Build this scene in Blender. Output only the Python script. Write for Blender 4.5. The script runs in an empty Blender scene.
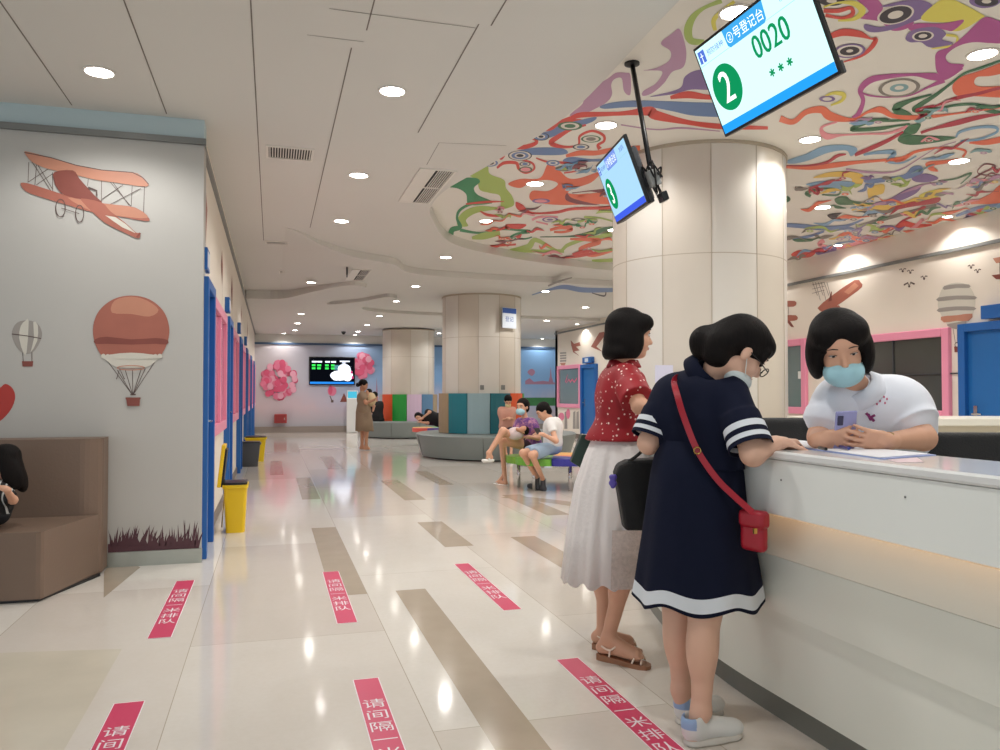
import bpy, math, random
import numpy as np
from mathutils import Vector, Matrix
sc = bpy.context.scene
COL = sc.collection
random.seed(4)
# ---------------------------------------------------------------- camera
FPX, YAW, PITCH, CH = 790.0, math.radians(16.1), math.radians(1.33), 1.25
cd = bpy.data.cameras.new('camera'); cam = bpy.data.objects.new('camera', cd); COL.objects.link(cam)
cd.sensor_width = 36; cd.sensor_fit = 'HORIZONTAL'; cd.lens = 36 * FPX / 1000
cam.location = (0, 0, CH); cam.rotation_euler = (math.pi / 2 + PITCH, 0, -YAW)
cd.clip_start = .05; cd.clip_end = 200
sc.camera = cam
# ---------------------------------------------------------------- world, exposure
w = bpy.data.worlds.new('hall_daylight'); sc.world = w; w.use_nodes = True
w.node_tree.nodes['Background'].inputs[0].default_value = (.86, .93, 1, 1)
w.node_tree.nodes['Background'].inputs[1].default_value = .95
sc.view_settings.view_transform = 'Standard'; sc.view_settings.look = 'None'
sc.view_settings.gamma = 1; sc.view_settings.use_curve_mapping = False
sc.view_settings.exposure = 0.08
sc.cycles.use_denoising = True
sc.cycles.max_bounces = 7; sc.cycles.diffuse_bounces = 4; sc.cycles.glossy_bounces = 3
sc.cycles.sample_clamp_indirect = 3.0; sc.cycles.caustics_reflective = False; sc.cycles.caustics_refractive = False
LAMP_W = 56.0
# ---------------------------------------------------------------- sight lines: turn a point of the photograph plus a real distance into a place
FW = np.array([math.sin(YAW) * math.cos(PITCH), math.cos(YAW) * math.cos(PITCH), math.sin(PITCH)])
RT = np.array([math.cos(YAW), -math.sin(YAW), 0.]); UPV = np.cross(RT, FW); CC = np.array([0, 0, CH])
def ray(x, y): return FW + RT * (x - 500) / FPX - UPV * (y - 375) / FPX
def onz(x, y, z): d = ray(x, y); return CC + d * (z - CH) / d[2]
def onx(x, y, X): d = ray(x, y); return CC + d * X / d[0]
def ony(x, y, Y): d = ray(x, y); return CC + d * Y / d[1]
def P(x, y, D): return CC + ray(x, y) * D
def A(*a): return np.array(a, float)
def nrm(v): v = np.array(v, float); return v / max(1e-9, np.linalg.norm(v))
# ---------------------------------------------------------------- materials
def lin(c):
    return c / 12.92 if c <= .04045 else ((c + .055) / 1.055) ** 2.4
def rgb(r, g, b): return (lin(r / 255), lin(g / 255), lin(b / 255), 1)
MATS = {}
def mat(name, col, rough=.5, metal=0, emit=0, bump=0, bscale=60, var=0, vscale=3, spec=.5, sheen=0, alpha=1, coat=0):
    if name in MATS: return MATS[name]
    m = bpy.data.materials.new(name); m.use_nodes = True; MATS[name] = m
    nt = m.node_tree; b = nt.nodes['Principled BSDF']
    c = rgb(*col)
    b.inputs['Base Color'].default_value = c; b.inputs['Roughness'].default_value = rough
    b.inputs['Metallic'].default_value = metal; b.inputs['Specular IOR Level'].default_value = spec
    if sheen: b.inputs['Sheen Weight'].default_value = sheen
    if coat: b.inputs['Coat Weight'].default_value = coat
    if alpha < 1: b.inputs['Alpha'].default_value = alpha
    if emit:
        b.inputs['Emission Color'].default_value = c; b.inputs['Emission Strength'].default_value = emit
    tc = nt.nodes.new('ShaderNodeTexCoord')
    if bump:
        n = nt.nodes.new('ShaderNodeTexNoise'); n.inputs['Scale'].default_value = bscale; n.inputs['Detail'].default_value = 3
        bp = nt.nodes.new('ShaderNodeBump'); bp.inputs['Strength'].default_value = bump; bp.inputs['Distance'].default_value = .01
        nt.links.new(tc.outputs['Object'], n.inputs['Vector']); nt.links.new(n.outputs['Fac'], bp.inputs['Height'])
        nt.links.new(bp.outputs['Normal'], b.inputs['Normal'])
    if var:
        n = nt.nodes.new('ShaderNodeTexNoise'); n.inputs['Scale'].default_value = vscale; n.inputs['Detail'].default_value = 4
        mx = nt.nodes.new('ShaderNodeMix'); mx.data_type = 'RGBA'
        mx.inputs['A'].default_value = tuple(max(0, x * (1 - var)) for x in c[:3]) + (1,)
        mx.inputs['B'].default_value = tuple(min(1, x * (1 + var)) for x in c[:3]) + (1,)
        nt.links.new(tc.outputs['Object'], n.inputs['Vector']); nt.links.new(n.outputs['Fac'], mx.inputs['Factor'])
        nt.links.new(mx.outputs['Result'], b.inputs['Base Color'])
    return m
def glow(name, col, s):
    if name in MATS: return MATS[name]
    m = bpy.data.materials.new(name); m.use_nodes = True; MATS[name] = m
    nt = m.node_tree; nt.nodes.clear(); e = nt.nodes.new('ShaderNodeEmission'); o = nt.nodes.new('ShaderNodeOutputMaterial')
    e.inputs[0].default_value = rgb(*col); e.inputs[1].default_value = s; nt.links.new(e.outputs[0], o.inputs[0])
    return m
class NT:
    """tiny node helper"""
    def __init__(s, m): s.m = m; s.t = m.node_tree; s.b = s.t.nodes['Principled BSDF']; s.tc = s.t.nodes.new('ShaderNodeTexCoord')
    def n(s, k, **kw):
        x = s.t.nodes.new(k)
        for a, v in kw.items():
            if a in ('operation', 'data_type', 'blend_type', 'feature', 'interpolation', 'noise_dimensions', 'distance', 'wave_type'): setattr(x, a, v)
            else: x.inputs[a.replace('_', ' ')].default_value = v
        return x
    def l(s, a, b): s.t.links.new(a, b)
    def math(s, op, a, b=None, c=None, clamp=False):
        x = s.t.nodes.new('ShaderNodeMath'); x.operation = op; x.use_clamp = clamp
        for i, v in enumerate((a, b, c)):
            if v is None: continue
            if isinstance(v, (int, float)): x.inputs[i].default_value = v
            else: s.l(v, x.inputs[i])
        return x.outputs[0]
    def mix(s, f, a, b):
        x = s.t.nodes.new('ShaderNodeMix'); x.data_type = 'RGBA'
        for k, v in (('Factor', f), ('A', a), ('B', b)):
            if isinstance(v, (tuple, float, int)): x.inputs[k].default_value = v
            else: s.l(v, x.inputs[k])
        return x.outputs['Result']
# ---------------------------------------------------------------- mesh building
def ortho(d):
    d = nrm(d); a = A(0, 0, 1) if abs(d[2]) < .9 else A(1, 0, 0)
    u = nrm(np.cross(a, d)); return u, np.cross(d, u)
class MB:
    def __init__(s): s.v = []; s.f = []; s.m = []
    def add(s, vs, fs, mi=0):
        o = len(s.v); s.v += [tuple(map(float, p)) for p in vs]; s.f += [tuple(i + o for i in f) for f in fs]; s.m += [mi] * len(fs); return s
    def poly(s, pts, mi=0): return s.add(pts, [tuple(range(len(pts)))], mi)
    def box(s, c, h, mi=0, R=None, bev=0):
        c = A(*c); R = np.eye(3) if R is None else R
        if bev <= 0:
            vs = [c + R @ (A(x, y, z) * A(*h)) for x in (-1, 1) for y in (-1, 1) for z in (-1, 1)]
            return s.add(vs, [(0, 1, 3, 2), (4, 6, 7, 5), (0, 4, 5, 1), (2, 3, 7, 6), (0, 2, 6, 4), (1, 5, 7, 3)], mi)
        # bevelled box: three slabs' hull through 24 verts
        b = bev; H = A(*h); vs = []; idx = {}
        for sx in (-1, 1):
            for sy in (-1, 1):
                for sz in (-1, 1):
                    for ax in range(3):
                        q = A(sx, sy, sz) * (H - b); q[ax] = A(sx, sy, sz)[ax] * H[ax]
                        idx[(sx, sy, sz, ax)] = len(vs); vs.append(c + R @ q)
        fs = []
        for ax in range(3):
            o = [a for a in range(3) if a != ax]
            for sg in (-1, 1):
                q = []
                for a, bb in ((-1, -1), (1, -1), (1, 1), (-1, 1)):
                    k = [0, 0, 0]; k[ax] = sg; k[o[0]] = a; k[o[1]] = bb; q.append(idx[(k[0], k[1], k[2], ax)])
                if (sg > 0) ^ (ax == 1): fs.append(tuple(q))
                else: fs.append(tuple(q[::-1]))
        for ax in range(3):   # edges along ax
            o = [a for a in range(3) if a != ax]
            for a in (-1, 1):
                for bb in (-1, 1):
                    k0 = [0, 0, 0]; k0[o[0]] = a; k0[o[1]] = bb; k1 = list(k0); k0[ax] = -1; k1[ax] = 1
                    fs.append((idx[(*k0, o[0])], idx[(*k1, o[0])], idx[(*k1, o[1])], idx[(*k0, o[1])]))
        for sx in (-1, 1):
            for sy in (-1, 1):
                for sz in (-1, 1): fs.append(tuple(idx[(sx, sy, sz, a)] for a in range(3)))
        return s.add(vs, fs, mi)
    def prism(s, pts, z0, z1, mi=0, mb=None, mt=None):
        n = len(pts); vs = [(p[0], p[1], z0) for p in pts] + [(p[0], p[1], z1) for p in pts]
        s.add(vs, [(i, (i + 1) % n, n + (i + 1) % n, n + i) for i in range(n)], mi)
        s.add(vs[:n], [tuple(range(n))[::-1]], mi if mb is None else mb); s.add(vs[n:], [tuple(range(n))], mi if mt is None else mt); return s
    def extr(s, pts, off, mi=0):
        """solid from a 3-D polygon swept along off"""
        n = len(pts); pts = [A(*p) for p in pts]; off = A(*off); vs = pts + [p + off for p in pts]
        return s.add(vs, [(i, (i + 1) % n, n + (i + 1) % n, n + i) for i in range(n)] + [tuple(range(n))[::-1], tuple(range(n, 2 * n))], mi)
    def loft(s, rings, mi=0, close=True, caps=(True, True), mif=None):
        n = len(rings[0]); vs = [p for r in rings for p in r]; fs = []; ms = []
        for k in range(len(rings) - 1):
            for i in range(n if close else n - 1):
                j = (i + 1) % n; fs.append((k * n + i, k * n + j, (k + 1) * n + j, (k + 1) * n + i)); ms.append(mi if mif is None else mif(k, i))
        if caps[0]: fs.append(tuple(range(n))[::-1]); ms.append(mi if mif is None else mif(0, 0))
        if caps[1]: fs.append(tuple(range((len(rings) - 1) * n, len(rings) * n))); ms.append(mi if mif is None else mif(len(rings) - 2, 0))
        o = len(s.v); s.v += [tuple(map(float, p)) for p in vs]; s.f += [tuple(i + o for i in f) for f in fs]; s.m += ms; return s
    def tube(s, pts, r, mi=0, n=8, caps=(True, True)):
        pts = [A(*p) for p in pts]; rings = []; u = None
        for i, p in enumerate(pts):
            d = nrm(pts[min(i + 1, len(pts) - 1)] - pts[max(i - 1, 0)])
            if u is None: u, v = ortho(d)
            else: u = nrm(u - d * (u @ d)); v = np.cross(d, u)
            rr = r[i] if hasattr(r, '__len__') else r
            rings.append([p + (u * math.cos(t) + v * math.sin(t)) * rr for t in [2 * math.pi * k / n for k in range(n)]])
        return s.loft(rings, mi, caps=caps)
    def lathe(s, c, prof, mi=0, n=24, mif=None, sx=1, sy=1):
        rings = [[A(c[0] + r * sx * math.cos(2 * math.pi * k / n), c[1] + r * sy * math.sin(2 * math.pi * k / n), c[2] + z) for k in range(n)] for r, z in prof]
        return s.loft(rings, mi, mif=mif)
    def ell(s, c, r, mi=0, R=None, n=12, m=8):
        R = np.eye(3) if R is None else R; c = A(*c); rings = []
        for j in range(m + 1):
            t = math.pi * min(max(j / m, .02), .98) - math.pi / 2
            rings.append([c + R @ (A(math.cos(t) * math.cos(2 * math.pi * k / n), math.cos(t) * math.sin(2 * math.pi * k / n), math.sin(t)) * A(*r)) for k in range(n)])
        return s.loft(rings, mi)
    def ribbon(s, pts, wd, nz, mi=0):
        """flat band of width wd along 3-D points lying in a plane with normal nz"""
        pts = [A(*p) for p in pts]; L = []; Rr = []
        for i, p in enumerate(pts):
            d = nrm(pts[min(i + 1, len(pts) - 1)] - pts[max(i - 1, 0)]); q = np.cross(nz, d)
            ww = (wd[i] if hasattr(wd, '__len__') else wd) / 2
            L.append(p + q * ww); Rr.append(p - q * ww)
        n = len(pts); return s.add(L + Rr, [(i, n + i, n + i + 1, i + 1) for i in range(n - 1)], mi)
    def build(s, name, mats, parent=None, smooth=False, bevel=0, loc=None, sub=0):
        if not isinstance(mats, (list, tuple)): mats = [mats]
        me = bpy.data.meshes.new(name); me.from_pydata(s.v, [], s.f)
        for m in mats: me.materials.append(m)
        me.polygons.foreach_set('material_index', s.m)
        if smooth: me.polygons.foreach_set('use_smooth', [True] * len(s.f))
        me.update()
        o = bpy.data.objects.new(name, me); COL.objects.link(o)
        if parent is not None:
            o.parent = parent
        if loc is not None: o.location = tuple(map(float, loc))
        if bevel:
            b = o.modifiers.new('bevel', 'BEVEL'); b.width = bevel; b.segments = 2; b.limit_method = 'ANGLE'
        if smooth == 'auto':
            me.polygons.foreach_set('use_smooth', [True] * len(s.f))
            try: me.set_sharp_from_angle(angle=math.radians(40))
            except Exception: pass
        return o
def shift(mb, off): mb.v = [tuple(A(*p) - A(*off)) for p in mb.v]; return mb
def tag(o, label=None, cat=None, group=None, kind=None):
    if label: o['label'] = label
    if cat: o['category'] = cat
    if group: o['group'] = group
    if kind: o['kind'] = kind
    return o
def empty(name, loc, label, cat, group=None, rz=0):
    o = bpy.data.objects.new(name, None); COL.objects.link(o); o.location = tuple(map(float, loc)); o.rotation_euler = (0, 0, rz)
    o.empty_display_size = .1
    return tag(o, label, cat, group)
def struct(o): o['kind'] = 'structure'; return o
def wb(mb, root, name, mats, **k):
    """build a part from world-space geometry under a root that has only a location"""
    return shift(mb, root.location).build(name, mats, root, **k)
_tx = {}
def text_geo(st, size=1.0):
    if st not in _tx:
        c = bpy.data.curves.new('t', 'FONT'); c.body = st; c.size = 1; c.align_x = 'CENTER'; c.align_y = 'CENTER'; c.resolution_u = 3
        o = bpy.data.objects.new('t', c); COL.objects.link(o)
        dg = bpy.context.evaluated_depsgraph_get(); me = bpy.data.meshes.new_from_object(o.evaluated_get(dg))
        _tx[st] = ([tuple(v.co) for v in me.vertices], [tuple(p.vertices) for p in me.polygons])
        bpy.data.objects.remove(o); bpy.data.curves.remove(c); bpy.data.meshes.remove(me)
    return _tx[st]
def add_text(mb, st, size, c, ux, uy, mi, sx=1.0):
    v, f = text_geo(st)
    if not v: return
    ux = A(*ux); uy = A(*uy); c = A(*c)
    mb.add([c + ux * p[0] * size * sx + uy * p[1] * size for p in v], f, mi)
def catmull(pts, n=6, closed=False):
    pts = [A(*p) for p in pts]; out = []; N = len(pts)
    for i in range(N if closed else N - 1):
        g = (lambda k: pts[k % N]) if closed else (lambda k: pts[min(max(k, 0), N - 1)])
        p0, p1, p2, p3 = g(i - 1), g(i), g(i + 1), g(i + 2)
        for j in range(n):
            t = j / n; out.append(.5 * (2 * p1 + (p2 - p0) * t + (2 * p0 - 5 * p1 + 4 * p2 - p3) * t * t + (3 * p1 - p0 - 3 * p2 + p3) * t ** 3))
    if not closed: out.append(pts[-1])
    return out
# ---------------------------------------------------------------- smooth bodies: blended solids turned into one surface
class Blob:
    def __init__(s, k=.02): s.p = []; s.k = k
    def cap(s, a, b, ra, rb=None, k=None, op='u'): s.p.append(('cap', A(*a), A(*b), float(ra), float(ra if rb is None else rb), k, op)); return s
    def cyl(s, a, b, ra, rb, k=None, op='u'): s.p.append(('cyl', A(*a), A(*b), float(ra), float(rb), k, op)); return s
    def ell(s, c, r, R=None, k=None, op='u'): s.p.append(('ell', A(*c), A(*r), np.eye(3) if R is None else R, None, k, op)); return s
    def box(s, c, h, R=None, rd=.005, k=None, op='u'): s.p.append(('box', A(*c), A(*h), np.eye(3) if R is None else R, rd, k, op)); return s
    def cut(s, p, n, c=None, rad=None): s.p.append(('hs', A(*p), nrm(n), c, rad, 0, 'h')); return s
    def bounds(s, q):
        t = q[0]
        if t in ('cap', 'cyl'): r = max(q[3], q[4]); return np.minimum(q[1], q[2]) - r, np.maximum(q[1], q[2]) + r
        if t == 'ell': e = np.sqrt(((q[3] * q[2]) ** 2).sum(1)); return q[1] - e, q[1] + e
        if t == 'box': e = np.abs(q[3]) @ q[2]; return q[1] - e, q[1] + e
    def mesh(s, h):
        bs = [s.bounds(q) for q in s.p if q[6] == 'u']
        lo = np.min([b[0] for b in bs], 0) - 4 * h; hi = np.max([b[1] for b in bs], 0) + 4 * h
        n = np.ceil((hi - lo) / h).astype(int) + 1
        ax = [(lo[i] + h * np.arange(n[i])).astype(np.float32) for i in range(3)]
        D = np.full(n, 1e3, np.float32)
        for q in s.p:
            k = s.k if q[5] is None else q[5]
            if q[0] == 'hs':
                if q[4]:
                    a = q[3] - q[4]; b = q[3] + q[4]
                    i0 = np.clip(((a - lo) / h).astype(int), 0, n); i1 = np.clip(((b - lo) / h).astype(int) + 1, 0, n)
                else: i0 = np.zeros(3, int); i1 = n
                sl = tuple(slice(a, b) for a, b in zip(i0, i1))
                if min(i1 - i0) <= 0: continue
                X, Y, Z = (ax[i][sl[i]] for i in range(3))
                d = (X[:, None, None] - q[1][0]) * q[2][0] + (Y[None, :, None] - q[1][1]) * q[2][1] + (Z[None, None, :] - q[1][2]) * q[2][2]
                D[sl] = np.maximum(D[sl], d.astype(np.float32)); continue
            a, b = s.bounds(q); e = k + 4 * h
            i0 = np.clip(((a - e - lo) / h).astype(int), 0, n); i1 = np.clip(((b + e - lo) / h).astype(int) + 2, 0, n)
            if min(i1 - i0) <= 0: continue
            sl = tuple(slice(a, b) for a, b in zip(i0, i1))
            X, Y, Z = (ax[i][sl[i]] for i in range(3)); X = X[:, None, None]; Y = Y[None, :, None]; Z = Z[None, None, :]
            if q[0] in ('cap', 'cyl'):
                pa, pb = q[1], q[2]; ab = pb - pa; L2 = max(float(ab @ ab), 1e-12)
                dx, dy, dz = X - pa[0], Y - pa[1], Z - pa[2]
                t = (dx * ab[0] + dy * ab[1] + dz * ab[2]) / L2
                tc = np.clip(t, 0, 1)
                if q[0] == 'cap':
                    d = np.sqrt((dx - tc * ab[0]) ** 2 + (dy - tc * ab[1]) ** 2 + (dz - tc * ab[2]) ** 2) - (q[3] + (q[4] - q[3]) * tc)
                else:
                    d = np.sqrt((dx - t * ab[0]) ** 2 + (dy - t * ab[1]) ** 2 + (dz - t * ab[2]) ** 2) - (q[3] + (q[4] - q[3]) * tc)
                    L = math.sqrt(L2); d = np.maximum(d, np.maximum(-t, t - 1) * L)
            else:
                R = q[3]; dx, dy, dz = X - q[1][0], Y - q[1][1], Z - q[1][2]
                l = [dx * R[0, i] + dy * R[1, i] + dz * R[2, i] for i in range(3)]
                if q[0] == 'ell':
                    r = q[2]; k0 = np.sqrt(sum((l[i] / r[i]) ** 2 for i in range(3))); k1 = np.sqrt(sum((l[i] / r[i] ** 2) ** 2 for i in range(3)))
                    d = k0 * (k0 - 1) / np.maximum(k1, 1e-6)
                else:
                    hh = q[2] - q[4]; g = [np.abs(l[i]) - hh[i] for i in range(3)]
                    d = np.sqrt(sum(np.maximum(x, 0) ** 2 for x in g)) + np.minimum(np.maximum(np.maximum(g[0], g[1]), g[2]), 0) - q[4]
            d = d.astype(np.float32); O = D[sl]
            if q[6] == 'u':
                if k > 0:
                    hh = np.maximum(k - np.abs(O - d), 0) / k; D[sl] = np.minimum(O, d) - hh * hh * k * .25
                else: D[sl] = np.minimum(O, d)
            elif q[6] == 'd':
                if k > 0:
                    hh = np.maximum(k - np.abs(O + d), 0) / k; D[sl] = np.maximum(O, -d) + hh * hh * k * .25
                else: D[sl] = np.maximum(O, -d)
        return nets(D, lo, h)
def nets(D, lo, h):
    I = D < 0; n = D.shape
    c = np.zeros((n[0] - 1, n[1] - 1, n[2] - 1), np.uint8)
    for a in (0, 1):
        for b in (0, 1):
            for d in (0, 1): c += I[a:n[0] - 1 + a, b:n[1] - 1 + b, d:n[2] - 1 + d]
    cells = np.argwhere((c > 0) & (c < 8)); N = len(cells)
    idx = np.full(c.shape, -1, np.int64); idx[tuple(cells.T)] = np.arange(N)
    acc = np.zeros((N, 3)); cnt = np.zeros(N)
    cor = [(a, b, d) for a in (0, 1) for b in (0, 1) for d in (0, 1)]
    val = {q: D[cells[:, 0] + q[0], cells[:, 1] + q[1], cells[:, 2] + q[2]].astype(float) for q in cor}
    for q in cor:
        for x in range(3):
            if q[x] == 0:
                r = list(q); r[x] = 1; r = tuple(r); a, b = val[q], val[r]; m = (a < 0) != (b < 0)
                t = np.where(m, a / np.where(m, a - b, 1), 0); p = np.tile(np.array(q, float), (N, 1)); p[:, x] += t
                acc[m] += p[m]; cnt[m] += 1
    V = lo + h * (cells + acc / cnt[:, None]); F = []
    for x in range(3):
        y, z = (x + 1) % 3, (x + 2) % 3
        s0 = [slice(None)] * 3; s1 = [slice(None)] * 3; s0[x] = slice(0, -1); s1[x] = slice(1, None)
        ch = I[tuple(s0)] != I[tuple(s1)]; e = np.argwhere(ch); e = e[(e[:, y] > 0) & (e[:, z] > 0) & (e[:, y] < n[y] - 1) & (e[:, z] < n[z] - 1)]
        if not len(e): continue
        ins = I[tuple(e.T)]
        def g(dy, dz): q = e.copy(); q[:, y] -= dy; q[:, z] -= dz; return idx[tuple(q.T)]
        f = np.stack([g(1, 1), g(0, 1), g(0, 0), g(1, 0)], 1); f[~ins] = f[~ins][:, ::-1]; F.append(f)
    return V, np.concatenate(F)
def blob_obj(blob, name, mats, parent, h, paint=None, extra=None, relax=1):
    V, F = blob.mesh(h)
    if relax:                                      # one pass of averaging
        for _ in range(relax):
            S = np.zeros_like(V); c = np.zeros(len(V))
            for i in range(4):
                np.add.at(S, F[:, i], V[F[:, (i + 1) % 4]]); np.add.at(c, F[:, i], 1); np.add.at(S, F[:, i], V[F[:, (i - 1) % 4]]); np.add.at(c, F[:, i], 1)
            V = V * .5 + .5 * S / np.maximum(c, 1)[:, None]
    if not isinstance(mats, (list, tuple)): mats = [mats]
    mi = np.zeros(len(F), int)
    if paint:
        C = V[F].mean(1)
        for k, fn in paint: mi[fn(C)] = k
    o = A(*parent.location) if parent is not None else A(0, 0, 0)
    mb = MB(); mb.v = [tuple(p) for p in (V - o)]; mb.f = [tuple(map(int, f)) for f in F]; mb.m = [int(x) for x in mi]
    if extra is not None:
        k = len(mb.v); mb.v += [tuple(A(*p) - o) for p in extra.v]; mb.f += [tuple(i + k for i in f) for f in extra.f]; mb.m += extra.m
    return mb.build(name, mats, parent, smooth=True)
# ================================================================ materials
CEIL = mat('ceiling_paint', (214, 212, 206), .6, var=.03, vscale=.6)
CEIL2 = mat('mural_ground', (232, 228, 219), .45)
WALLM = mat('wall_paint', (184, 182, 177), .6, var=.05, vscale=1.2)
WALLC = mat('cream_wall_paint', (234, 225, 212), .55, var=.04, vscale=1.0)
BLUEW = mat('pale_blue_band', (184, 202, 206), .5)
GREYT = mat('grey_trim', (120, 122, 120), .4)
STEEL = mat('brushed_skirting', (165, 168, 160), .35, metal=.5, var=.12, vscale=9)
CHROME = mat('chrome', (210, 210, 210), .15, metal=1)
BLUE = mat('blue_door_paint', (30, 96, 170), .4)
BLUE2 = mat('blue_door_leaf', (34, 104, 172), .35)
PINK = mat('pink_window_paint', (236, 150, 178), .4)
BLACK = mat('black_plastic', (14, 14, 16), .4)
DARKG = mat('dark_grey_plastic', (60, 62, 66), .5)
WHITE = mat('white_paint', (232, 234, 230), .4)
GLASSG = mat('window_glass', (112, 130, 132), .12, var=.25, vscale=.7)
GLASSD = mat('dark_window_glass', (74, 76, 72), .1, var=.3, vscale=.6)
def floor_mat():
    m = mat('marble_floor', (208, 200, 184), .1, spec=.55); g = NT(m)
    mp = g.n('ShaderNodeMapping'); mp.inputs['Rotation'].default_value = (0, 0, math.pi / 2); mp.inputs['Location'].default_value = (.3, .38, 0)
    g.l(g.tc.outputs['Object'], mp.inputs['Vector'])
    br = g.n('ShaderNodeTexBrick', Scale=1.0, Mortar_Size=.0022, Bias=0.0, Brick_Width=2.6, Row_Height=.96)
    br.inputs['Color1'].default_value = rgb(214, 206, 198); br.inputs['Color2'].default_value = rgb(229, 225, 218); br.inputs['Mortar'].default_value = rgb(176, 166, 150)
    br.inputs['Mortar Smooth'].default_value = .3
    g.l(mp.outputs[0], br.inputs['Vector'])
    no = g.n('ShaderNodeTexNoise', Scale=2.4, Detail=8., Roughness=.62, Distortion=.8); g.l(g.tc.outputs['Object'], no.inputs['Vector'])
    f = g.math('MULTIPLY_ADD', no.outputs['Fac'], 2.0, -.72, clamp=True)
    c = g.mix(g.math('MULTIPLY', f, .16), br.outputs['Color'], rgb(182, 166, 138))
    n2 = g.n('ShaderNodeTexNoise', Scale=40., Detail=3.); g.l(g.tc.outputs['Object'], n2.inputs['Vector'])
    c = g.mix(g.math('MULTIPLY_ADD', n2.outputs['Fac'], .3, -.08, clamp=True), c, rgb(196, 186, 168))
    g.l(c, g.b.inputs['Base Color'])
    r = g.math('MULTIPLY_ADD', no.outputs['Fac'], .06, .055); g.l(r, g.b.inputs['Roughness'])
    return m
FLOOR = floor_mat()
TAUPE = mat('taupe_inlay_and_patch', (176, 162, 144), .12, var=.12, vscale=5)
# ================================================================ room
XL, XR, YW, YB, ZC, ZM = -.53, 8.2, 6.27, 26., 3.3, 3.42
fl = MB(); fl.poly([(-7, -6, 0), (14, -6, 0), (14, 27, 0), (-7, 27, 0)])
def inlay(x0, x1, y0, y1): fl.poly([(x0, y0, .0008), (x1, y0, .0008), (x1, y1, .0008), (x0, y1, .0008)], 1)
for q in [(.76, .95, 2.3, 5.02), (.36, .58, 4.99, 7.55), (1.36, 1.6, 6.32, 7.6), (2.72, 2.96, 7.66, 9.35), (2.0, 2.22, 5.2, 6.6), (.35, .56, 9.6, 12.1), (1.5, 1.75, 9.2, 11.4), (-.02, .18, 12.6, 15.2), (.9, 1.15, 13.3, 16.0), (2.2, 2.4, 10.6, 12.6), (.4, .6, 17.5, 20.5), (4.4, 4.65, 8.4, 10.8), (1.7, 1.95, 18.5, 21.5)]: inlay(*q)
fl.poly([(-1.13, 6.26, .0008), (-.93, 6.26, .0008), (-.9, 6.2, .0008), (-.98, 5.34, .0008), (-1.12, 6.1, .0008)][::-1], 1)  # darker taupe triangle on the floor next to the sofa end
cur = catmull([(2.75, 9.2, .0014), (3.2, 8.5, .0014), (3.55, 7.6, .0014), (3.7, 6.9, .0014)], 6)
fl.ribbon(cur, .25, A(0, 0, 1), 1)
fl.poly([(p[0], p[1], .0008) for p in (onz(122, 649, 0), onz(30, 652, 0), onz(-200, 660, 0), onz(-200, 820, 0), onz(24, 820, 0))], 2)
floor = struct(fl.build('floor', [FLOOR, TAUPE, mat('sand_marble_inlay', (206, 198, 182), .12, var=.1, vscale=4)]))
# ceiling: panelled plasterboard with a curved recess that holds the mural
rec = catmull([(1.95, -2, 0), (2.0, 1, 0), (2.03, 3.65, 0), (2.08, 5.4, 0), (1.86, 6.8, 0), (1.68, 7.7, 0), (1.66, 8.4, 0), (1.8, 9.1, 0), (2.35, 10.5, 0), (3.3, 11.3, 0), (4.41, 11.82, 0), (6, 12.2, 0), (8.3, 12.4, 0)], 8)
cp = [(-7, -6), (1.95, -6)] + [(p[0], p[1]) for p in rec] + [(14, 12.4), (14, 27), (-7, 27)]
cm = MB(); cm.prism(cp, ZC, ZC + .35, 0)
LINE = mat('panel_joint', (120, 112, 104), .8)
def jl(x0, y0, x1, y1, wd=.008, z=ZC - .0015):
    cm.ribbon([A(x0, y0, z), A(x1, y1, z)], wd, A(0, 0, -1), 1)
for x, a, b in ((-1.38, 0, 6.2), (-.755, 0, 6.2), (-.12, 1, 11), (.5, 0, 4.45), (.44, 4.7, 10), (1.09, 4.2, 6.1), (1.16, 2, 4.2)): jl(x, a, x + .0, b)
for x, a, b in ((.28, 1.09, 4.25), (.18, .5, 4.6)): jl(x, b, a, b, .005)
jl(1.3, 6.3, 1.85, 6.22, .006); jl(1.3, 6.3, 1.32, 6.95, .005)
ceiling = struct(cm.build('ceiling', [CEIL, LINE]))
mp_ = MB(); mp_.prism([(1.2, -6), (8.6, -6), (8.6, 13), (1.2, 13)], ZM, ZM + .12)
mural_ceiling = struct(mp_.build('ceiling_recess', CEIL2))
# stepped wavy drops towards the far end
wa = catmull([(.1, 10.05, 0), (.3, 10.2, 0), (.65, 10.85, 0), (1.1, 11.4, 0), (1.76, 11.9, 0), (2.2, 12.7, 0), (3.4, 13.0, 0), (4.87, 13.1, 0), (8.4, 13.4, 0), (14, 13.6, 0)], 6)
d1 = MB(); zt_ = [ZC - .001 - .1 * min(1, max(0, (p[0] - .15) / 1.0)) ** .8 for p in wa]; n_ = len(wa)
d1.add([(p[0], p[1], ZC + .02) for p in wa] + [(p[0], p[1], z_) for p, z_ in zip(wa, zt_)] + [(p[0], 26.8, z_) for p, z_ in zip(wa, zt_)], [(i, i + 1, n_ + i + 1, n_ + i) for i in range(n_ - 1)] + [(n_ + i, n_ + i + 1, 2 * n_ + i + 1, 2 * n_ + i) for i in range(n_ - 1)])
struct(d1.build('ceiling_drop', CEIL))
wb_ = catmull([(-.5, 16.4, 0), (.2, 16.2, 0), (.75, 14.9, 0), (1.3, 13.9, 0), (1.62, 14.3, 0), (1.3, 15.8, 0), (1.1, 17.0, 0), (1.7, 16.4, 0), (2.15, 15.4, 0), (2.4, 16.0, 0), (1.9, 17.6, 0), (3.2, 18.6, 0), (8.4, 19, 0)], 6)
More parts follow.
